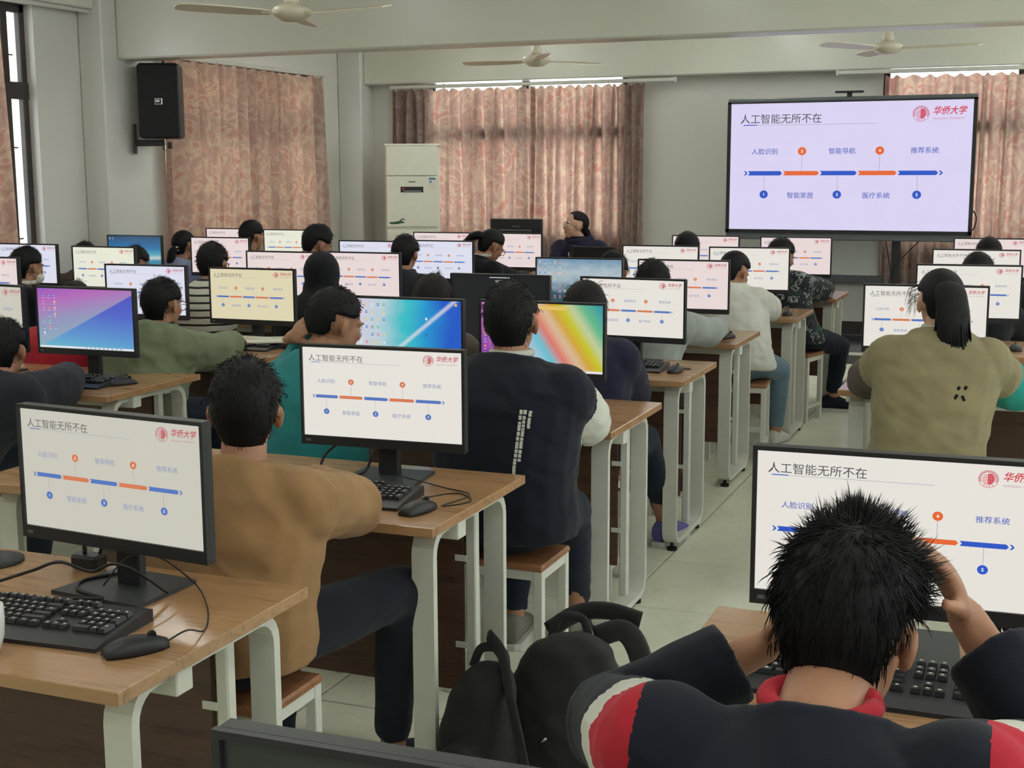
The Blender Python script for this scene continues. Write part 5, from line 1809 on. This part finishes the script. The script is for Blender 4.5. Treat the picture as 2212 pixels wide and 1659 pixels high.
person('pupil in a dark blue jacket behind the rainbow wallpaper monitor', (-1.705, 5.05, 1.05), (-1.66, 4.86), 0.0, (0.23, 0.40, 0.0), 'cloth_purple', 'denim_dark', 'bob', 'hair_brown', hands=((-1.80, 5.34, 0.80), (-1.60, 5.34, 0.80)), poles=((-0.4, -0.4, -1), (0.4, -0.5, -1)), bulk=0.026,
       legs=(None, ((-1.52, 5.28, 0.50), (-1.485, 5.50, 0.10), (0.25, 1, 0))), shoem='shoe_violet', stool_label='stool under the pupil in the dark blue jacket', hst=(34, -4, -56))
person('pupil hidden behind the misty landscape wallpaper monitor', (-2.36, 7.5, 1.02), (-2.34, 7.34), 0.0, (0.10, 0.3, 0.0), 'cloth_black', 'denim_dark', 'bob', bulk=0.016, stool_label='stool under the pupil behind the misty wallpaper', hst=(34, -10, -58))
P20 = person('boy in a grey hoodie reaching for his mouse', (-1.768, 6.25, 1.06), (-1.80, 6.08), -0.1, (0.28, 0.28, 0.0), 'cloth_grey', 'denim_dark', 'fuzzy', hands=((-1.95, 6.56, 0.80), (-1.54, 6.70, 0.815)), poles=(None, (0.8, -0.6, -0.5)), bulk=0.022, near=True,
             fine=0.0065, stool_label='stool under the boy in the grey hoodie', curl=(0.6, 0.45))
person('short-haired boy in front of the wall left of the big screen', (-2.278, 8.9, 1.075), (-2.29, 8.74), 0.0, (-0.05, 0.12, 0.0), 'cloth_black', 'denim_dark', 'fuzzy', bulk=0.014, stool_label='stool under the short-haired boy left of the big screen')
P22 = person('girl in a white hoodie leaning on her arm beside the aisle', (-1.655, 7.55, 1.03), (-1.58, 7.36), 0.1, (-0.38, 0.45, 0.0), 'cloth_white', 'denim_blue', 'smooth', hands=((-1.80, 7.88, 0.80), (-1.57, 7.97, 0.80)), poles=(None, (1.0, 0.05, -0.35)), bulk=0.03, width=1.06, near=True,
             legs=(None, ((-1.40, 7.60, 0.48), (-1.43, 7.70, 0.10), (0.2, 1, 0))), shoem='shoe_white', spec='hood_down', stool_label='stool under the girl in the white hoodie', hthick=.10, wr=0.008)
tail(P22, [P22['T'](p) for p in ((-.03, -.07, -.03), (-.07, -.06, -.10), (-.09, -.04, -.20), (-.10, -.03, -.32))], (.045, .05, .045, .015), name='long_hair', fringe=90)
MB().tube([P22['T'](p) for p in ((-.045, -.085, .045), (-.02, -.10, .05), (.0, -.105, .045))], .006, 8).obj('hair_clip', 'paper', P22['root'], True)
P23 = person('child in a dark floral camouflage jacket with one leg in the aisle', (-1.633, 8.85, 1.045), (-1.52, 8.70), -0.25, (-0.67, 0.35, 0.0), 'cloth_camo', 'denim_dark', 'crop', hands=((-1.70, 9.15, 0.80), (-1.40, 9.28, 0.80)), poles=(None, (1.0, -0.1, -0.4)), bulk=0.028, width=1.05, near=True,
             legs=(None, ((-1.255, 9.0, 0.45), (-1.30, 9.04, 0.10), (1, 0.15, 0))), stool_label='stool under the child in the camouflage jacket', collar='cloth_charcoal')
P24 = person('girl with a long ponytail in a beige and green sweater', (-0.356, 5.02, 1.135), (-0.37, 4.86), 0.05, (0.32, 0.10, 0.0), 'cloth_beige', 'denim_dark', 'smooth', hands=((-0.54, 5.36, 0.80), (-0.22, 5.34, 0.80)), poles=((-1, -0.3, -0.4), (1, -0.25, -0.35)), tv=0.009, bulk=0.028, width=1.05, near=True,
             bands=(('arm', 1, 0.26, 0.62, 'cloth_green', .14), ('arm', -1, 0.22, 0.75, 'cloth_brown', .14)), stool_label='stool under the girl with the ponytail', hthick=.09, collar='cloth_white', wr=0.009, skin='skin_fair', hst=(44, 10, -50))
tail(P24, [P24['T'](p) for p in ((0.0, -.080, .045), (.005, -.125, .03), (.012, -.145, -.06), (.018, -.14, -.18), (.022, -.135, -.28), (.026, -.13, -.37), (.028, -.13, -.42))], (.035, .048, .052, .050, .046, .034, .010), fringe=420)
mb = MB()
rg = random.Random(5)
for i in range(26):
    a = P24['T']((-.06 + rg.uniform(-.01, .01), .02 + rg.uniform(-.03, .03), .05 + rg.uniform(-.04, .03)))
    b = a + Vector((-rg.uniform(.02, .05), rg.uniform(-.02, .02), -rg.uniform(.02, .05)))
    mb.tube([a, a.lerp(b, .5) + Vector((-.012, 0, .006)), b + Vector((0, 0, -.03))], [.0008, .0007, .0004], 4)
mb.obj('loose_hair', 'hair_black', P24['root'], True)
# small mark on the back of her sweater: four slanted dashes
mk = MB()
for (dx, dz) in ((-.010, .016), (.012, .018), (-.016, -.010), (.008, -.014)):
    p, nn = on_back(P24, -0.255 + dx, 0.845 + dz)
    mk.box(p, (.010, .004, .020), rot=Matrix.Rotation(0.5 if dz > 0 or dx < 0 else -0.4, 3, 'Y'), bev=.001)
mk.obj('sweater_mark', 'cloth_black', P24['root'])
person('boy in front of the front right curtain, head above the frontmost monitor', (-0.354, 8.95, 1.068), (-0.36, 8.80), 0.0, (0.04, 0.10, 0.0), 'cloth_black', 'denim_dark', 'crop', bulk=0.014, stool_label='stool under the boy by the front right curtain')
person('boy with tousled hair behind the second right monitor row', (-0.352, 7.6, 1.045), (-0.36, 7.44), 0.0, (0.05, 0.15, 0.0), 'cloth_black', 'denim_dark', 'fuzzy', bulk=0.02, stool_label='stool under the boy with tousled hair at right', hthick=.12)
# the teacher
PT = person('teacher with glasses in a dark puffer coat holding a phone', (-3.824, 11.05, 1.135), (-3.80, 11.18), PI - 0.1, (2.15, -0.10, 0.0), 'cloth_purple', 'cloth_black', 'smooth', hands=((-3.42, 10.82, 0.84), (-3.775, 10.86, 0.835)), poles=(None, (-0.9, 0.2, -0.6)), bulk=0.032, width=1.14, near=True, k=1.03, fine=0.006,
            skin='skin_fair', spec='hood_down', hthick=.075, hst=(50, 16, -50), curl=(0.6, 1.05), hand_dirs=(None, ((0.15, -0.1, 1.0), (0.3, -1.0, 0.0))), collar='cloth_black')
glasses(PT['root'], PT['hc'], PT['M'], PT['k'], 'chrome', True)
tail(PT, [PT['T'](p) for p in ((0, -.09, -.03), (0, -.11, -.08), (0.0, -.10, -.15))], (.03, .032, .016), fringe=30)
ch = thing('office_chair', 'dark chair behind the teacher', 'chair', (-3.80, 11.20, 0))
MB().box((0, 0, 0.415), (0.42, 0.40, 0.05), bev=0.015).obj('seat', 'cloth_black', ch)
MB().box((0, 0.23, 0.72), (0.40, 0.04, 0.42), bev=0.015).obj('backrest', 'cloth_black', ch)
for sx in (-.17, .17):
    for sy in (-.16, .16):
        MB().box((sx, sy, 0.195), (0.03, 0.03, 0.39)).obj('leg', 'black_plastic', ch)
ph = thing('mobile_phone', 'dark mobile phone in the hand of the teacher', 'phone', (-3.765, 10.835, 0.905), 0.1)
MB().box((0, 0, 0), (0.072, 0.009, 0.145), bev=0.004).obj('phone_body', 'black_plastic', ph)
MB().box((0.02, -0.006, 0.05), (0.02, 0.004, 0.03), bev=0.002).obj('camera_bump', 'dark_plastic', ph)

# white print down the back of the vest
vp = MB()
rg = random.Random(2)
for (x, z0, z1) in ((-1.425, 0.90, 0.70), (-1.413, 0.90, 0.76), (-1.398, 0.90, 0.86)):
    z = z0
    while z > z1:
        hgt = rg.uniform(.008, .016)
        p, nn = on_back(P3, x - 0.06 * (0.90 - z), z)
        vp.box(p, (.009, .005, hgt * .85), rot=nn.to_track_quat('-Y', 'Z').to_matrix())
        z -= hgt
vp.obj('vest_lettering', 'cloth_white', P3['root'])

# ------------------------------------------------------------------ backpacks on the floor
def backpack(label, loc, rz, w, d, h, seed, lean=0.0, straps=True):
    t = thing('backpack', label, 'backpack', loc, rz)
    mb = MB()
    X, Y_, Z = Vector((1, 0, 0)), Vector((0, 1, 0)), Vector((0, 0, 1))
    rings = []
    for (q, sx, sy) in ((0.0, .80, .78), (.04, .95, .95), (.25, 1.0, 1.05), (.55, .97, 1.0), (.78, .86, .85), (.92, .66, .62), (1.0, .30, .28)):
        rings.append((Vector((0.02 * math.sin(q * 4 + seed), lean * q * h, q * h)), X, Y_, w / 2 * sx, d / 2 * sy))
    loft(mb, rings, 22)
    mb.ellip((0, -d * .48, h * .32), (w * .36, d * .22, h * .24), 16, 12)
    me = remesh(mb, 0.010, 2, 0.010, seed, (7, 7, 9))
    me.materials.append(MATS['bag_black'])
    link('bag_body', me, t)
    MB().tube(smooth_path([(-.05, lean * h * .9 + .02, h * .95), (-.03, lean * h + .03, h * 1.08), (.03, lean * h + .03, h * 1.08), (.05, lean * h * .9 + .02, h * .95)]), [(.012, .006)] * 19, 8).obj('top_handle', 'bag_black', t, True)
    MB().tube([(-.03, -d * .70, h * .46), (-.05, -d * .70, h * .43)], .004, 6).obj('zip_pull', 'chrome', t, True)
    return t
cloth('bag_black', srgb(38, 38, 40), 0.75)
b1 = backpack('large black backpack standing in the aisle at the bottom', (-1.10, 3.14, 0), 0.15, 0.31, 0.20, 0.42, 3)
MB().tube(smooth_path([(.06, .05, .40), (.13, .06, .42), (.17, .08, .36), (.19, .12, .22), (.21, .18, .10), (.24, .22, .025)]), [(.010, .030)] * 31, 8).obj('shoulder_strap', 'bag_black', b1, True)
MB().tube(smooth_path([(-.07, .07, .40), (0, .11, .44), (.08, .12, .45), (.17, .12, .43)]), [(.008, .026)] * 19, 8).obj('shoulder_strap', 'bag_black', b1, True)
MB().box((.25, .23, .02), (.05, .03, .02), bev=.004).obj('strap_buckle', 'black_plastic', b1)
b2 = backpack('slumped dark backpack against the desk leg, left of the large one', (-1.27, 2.95, 0), -0.1, 0.19, 0.20, 0.37, 9, 0.10)
MB().tube(smooth_path([(-.02, .09, .42), (.05, .03, .40), (.10, -.02, .30), (.14, -.04, .18), (.15, -.02, .05)]), [(.010, .026)] * 25, 8).obj('shoulder_strap', 'bag_black', b2, True)

# ------------------------------------------------------------------ small things on the desks
nb_ = thing('notebook', 'open notebook lying on the keyboard below the cream monitor', 'notebook', (-3.60, 5.66, DZ + 0.028), 0.25)
MB().box((-.075, 0, .006), (.15, .21, .010), bev=.002, rot=Matrix.Rotation(0.04, 3, 'Y')).obj('left_pages', 'paper', nb_)
MB().box((.075, 0, .006), (.15, .21, .010), bev=.002, rot=Matrix.Rotation(-0.04, 3, 'Y')).obj('right_pages', 'paper', nb_)
pn = tag(MB().tube([(-.07, -.02, .0), (.07, .02, .0)], .004, 8).obj('pen', 'paper', None, True), 'pale pen lying on the open notebook', 'pen')
pn.location = (-3.60, 5.62, DZ + 0.046)
cup = thing('cup', 'white rounded cup cut by the left frame edge', 'cup', (-1.752, 1.795, DZ))
MB().lathe([(.018, .001), (.034, .004), (.041, .03), (.043, .06), (.042, .085), (.038, .088), (.037, .07), (.02, .02), (.002, .015)], n=28).obj('cup_body', 'ceramic_white', cup, True)
disc = thing('round_stand', 'dark round stand base at the left frame edge', 'stand', (-2.15, 2.25, DZ))
MB().lathe([(.07, 0), (.07, .006), (.03, .012), (.012, .016), (.012, .05)], n=28).obj('disc_base', 'dark_plastic', disc, True)
ad = thing('plug_adapter', 'black plug adapter with wires beside the near left monitor stand', 'adapter', (-1.91, 2.285, DZ))
MB().box((0, 0, .018), (.07, .045, .032), bev=.006).obj('adapter_block', 'black_plastic', ad)
MB().tube(smooth_path([(.02, .01, .03), (.03, .02, .07), (.05, .02, .11), (.06, .03, .16)]), .004, 6).obj('cord', 'cable_black', ad, True)
MB().tube(smooth_path([(-.01, 0, .034), (-.01, 0, .06), (.0, -.01, .065)]), .005, 6).obj('cord', 'cable_black', ad, True)

def cord(label, pts, r=0.0035, mat='cable_black'):
    o = MB().tube(smooth_path(pts, 8), r, 7).obj('cable', mat, None, True)
    return tag(o, label, 'cable', 'black cables on the desks')
cord('black cable curling in front of the near left monitor stand', [(-1.96, 2.06, DZ + .03), (-1.90, 2.10, DZ + .05), (-1.83, 2.10, DZ + .075), (-1.76, 2.11, DZ + .06), (-1.70, 2.10, DZ + .085), (-1.66, 2.12, DZ + .07), (-1.62, 2.17, DZ + .013)])
cord('black cable looping from behind the near left monitor to its keyboard', [(-1.80, 2.25, DZ + .013), (-1.84, 2.18, DZ + .012), (-1.80, 2.12, DZ + .013), (-1.72, 2.09, DZ + .015), (-1.78, 2.05, DZ + .02), (-1.80, 2.04, DZ + .02)])
cord('black cable loop under the tan-sweatered boy\'s monitor', [(-1.86, 3.32, .84), (-1.90, 3.30, .80), (-1.90, 3.28, DZ + .006), (-1.82, 3.25, DZ + .005), (-1.76, 3.28, DZ + .02), (-1.76, 3.33, .82)], 0.004)
cord('thick black cable behind the keyboard of the near right desk', [(-0.06, 2.40, .86), (-0.03, 2.36, .82), (0.02, 2.28, DZ + .03), (0.06, 2.2, DZ + .012), (0.10, 2.17, DZ + .012)], 0.006)
cord('thin black cable hanging from the near right monitor', [(-0.045, 2.36, .85), (-0.045, 2.37, .80), (-0.04, 2.36, DZ + .004)], 0.004)
cord('black cable curling right of the keyboard on the near right desk', [(0.06, 2.2, DZ + .008), (0.11, 2.18, DZ + .03), (0.13, 2.12, DZ + .02), (0.12, 2.0, DZ + .005), (0.15, 1.95, DZ + .004), (0.2, 1.98, DZ + .004)], 0.003)
cord('dark cable trailing across the floor to the front dais', [(-1.40, 9.3, .01), (-1.42, 9.9, .008), (-1.38, 10.5, .008), (-1.42, 11.3, .01)], 0.008)

bpy.data.scenes.remove(BENCH)
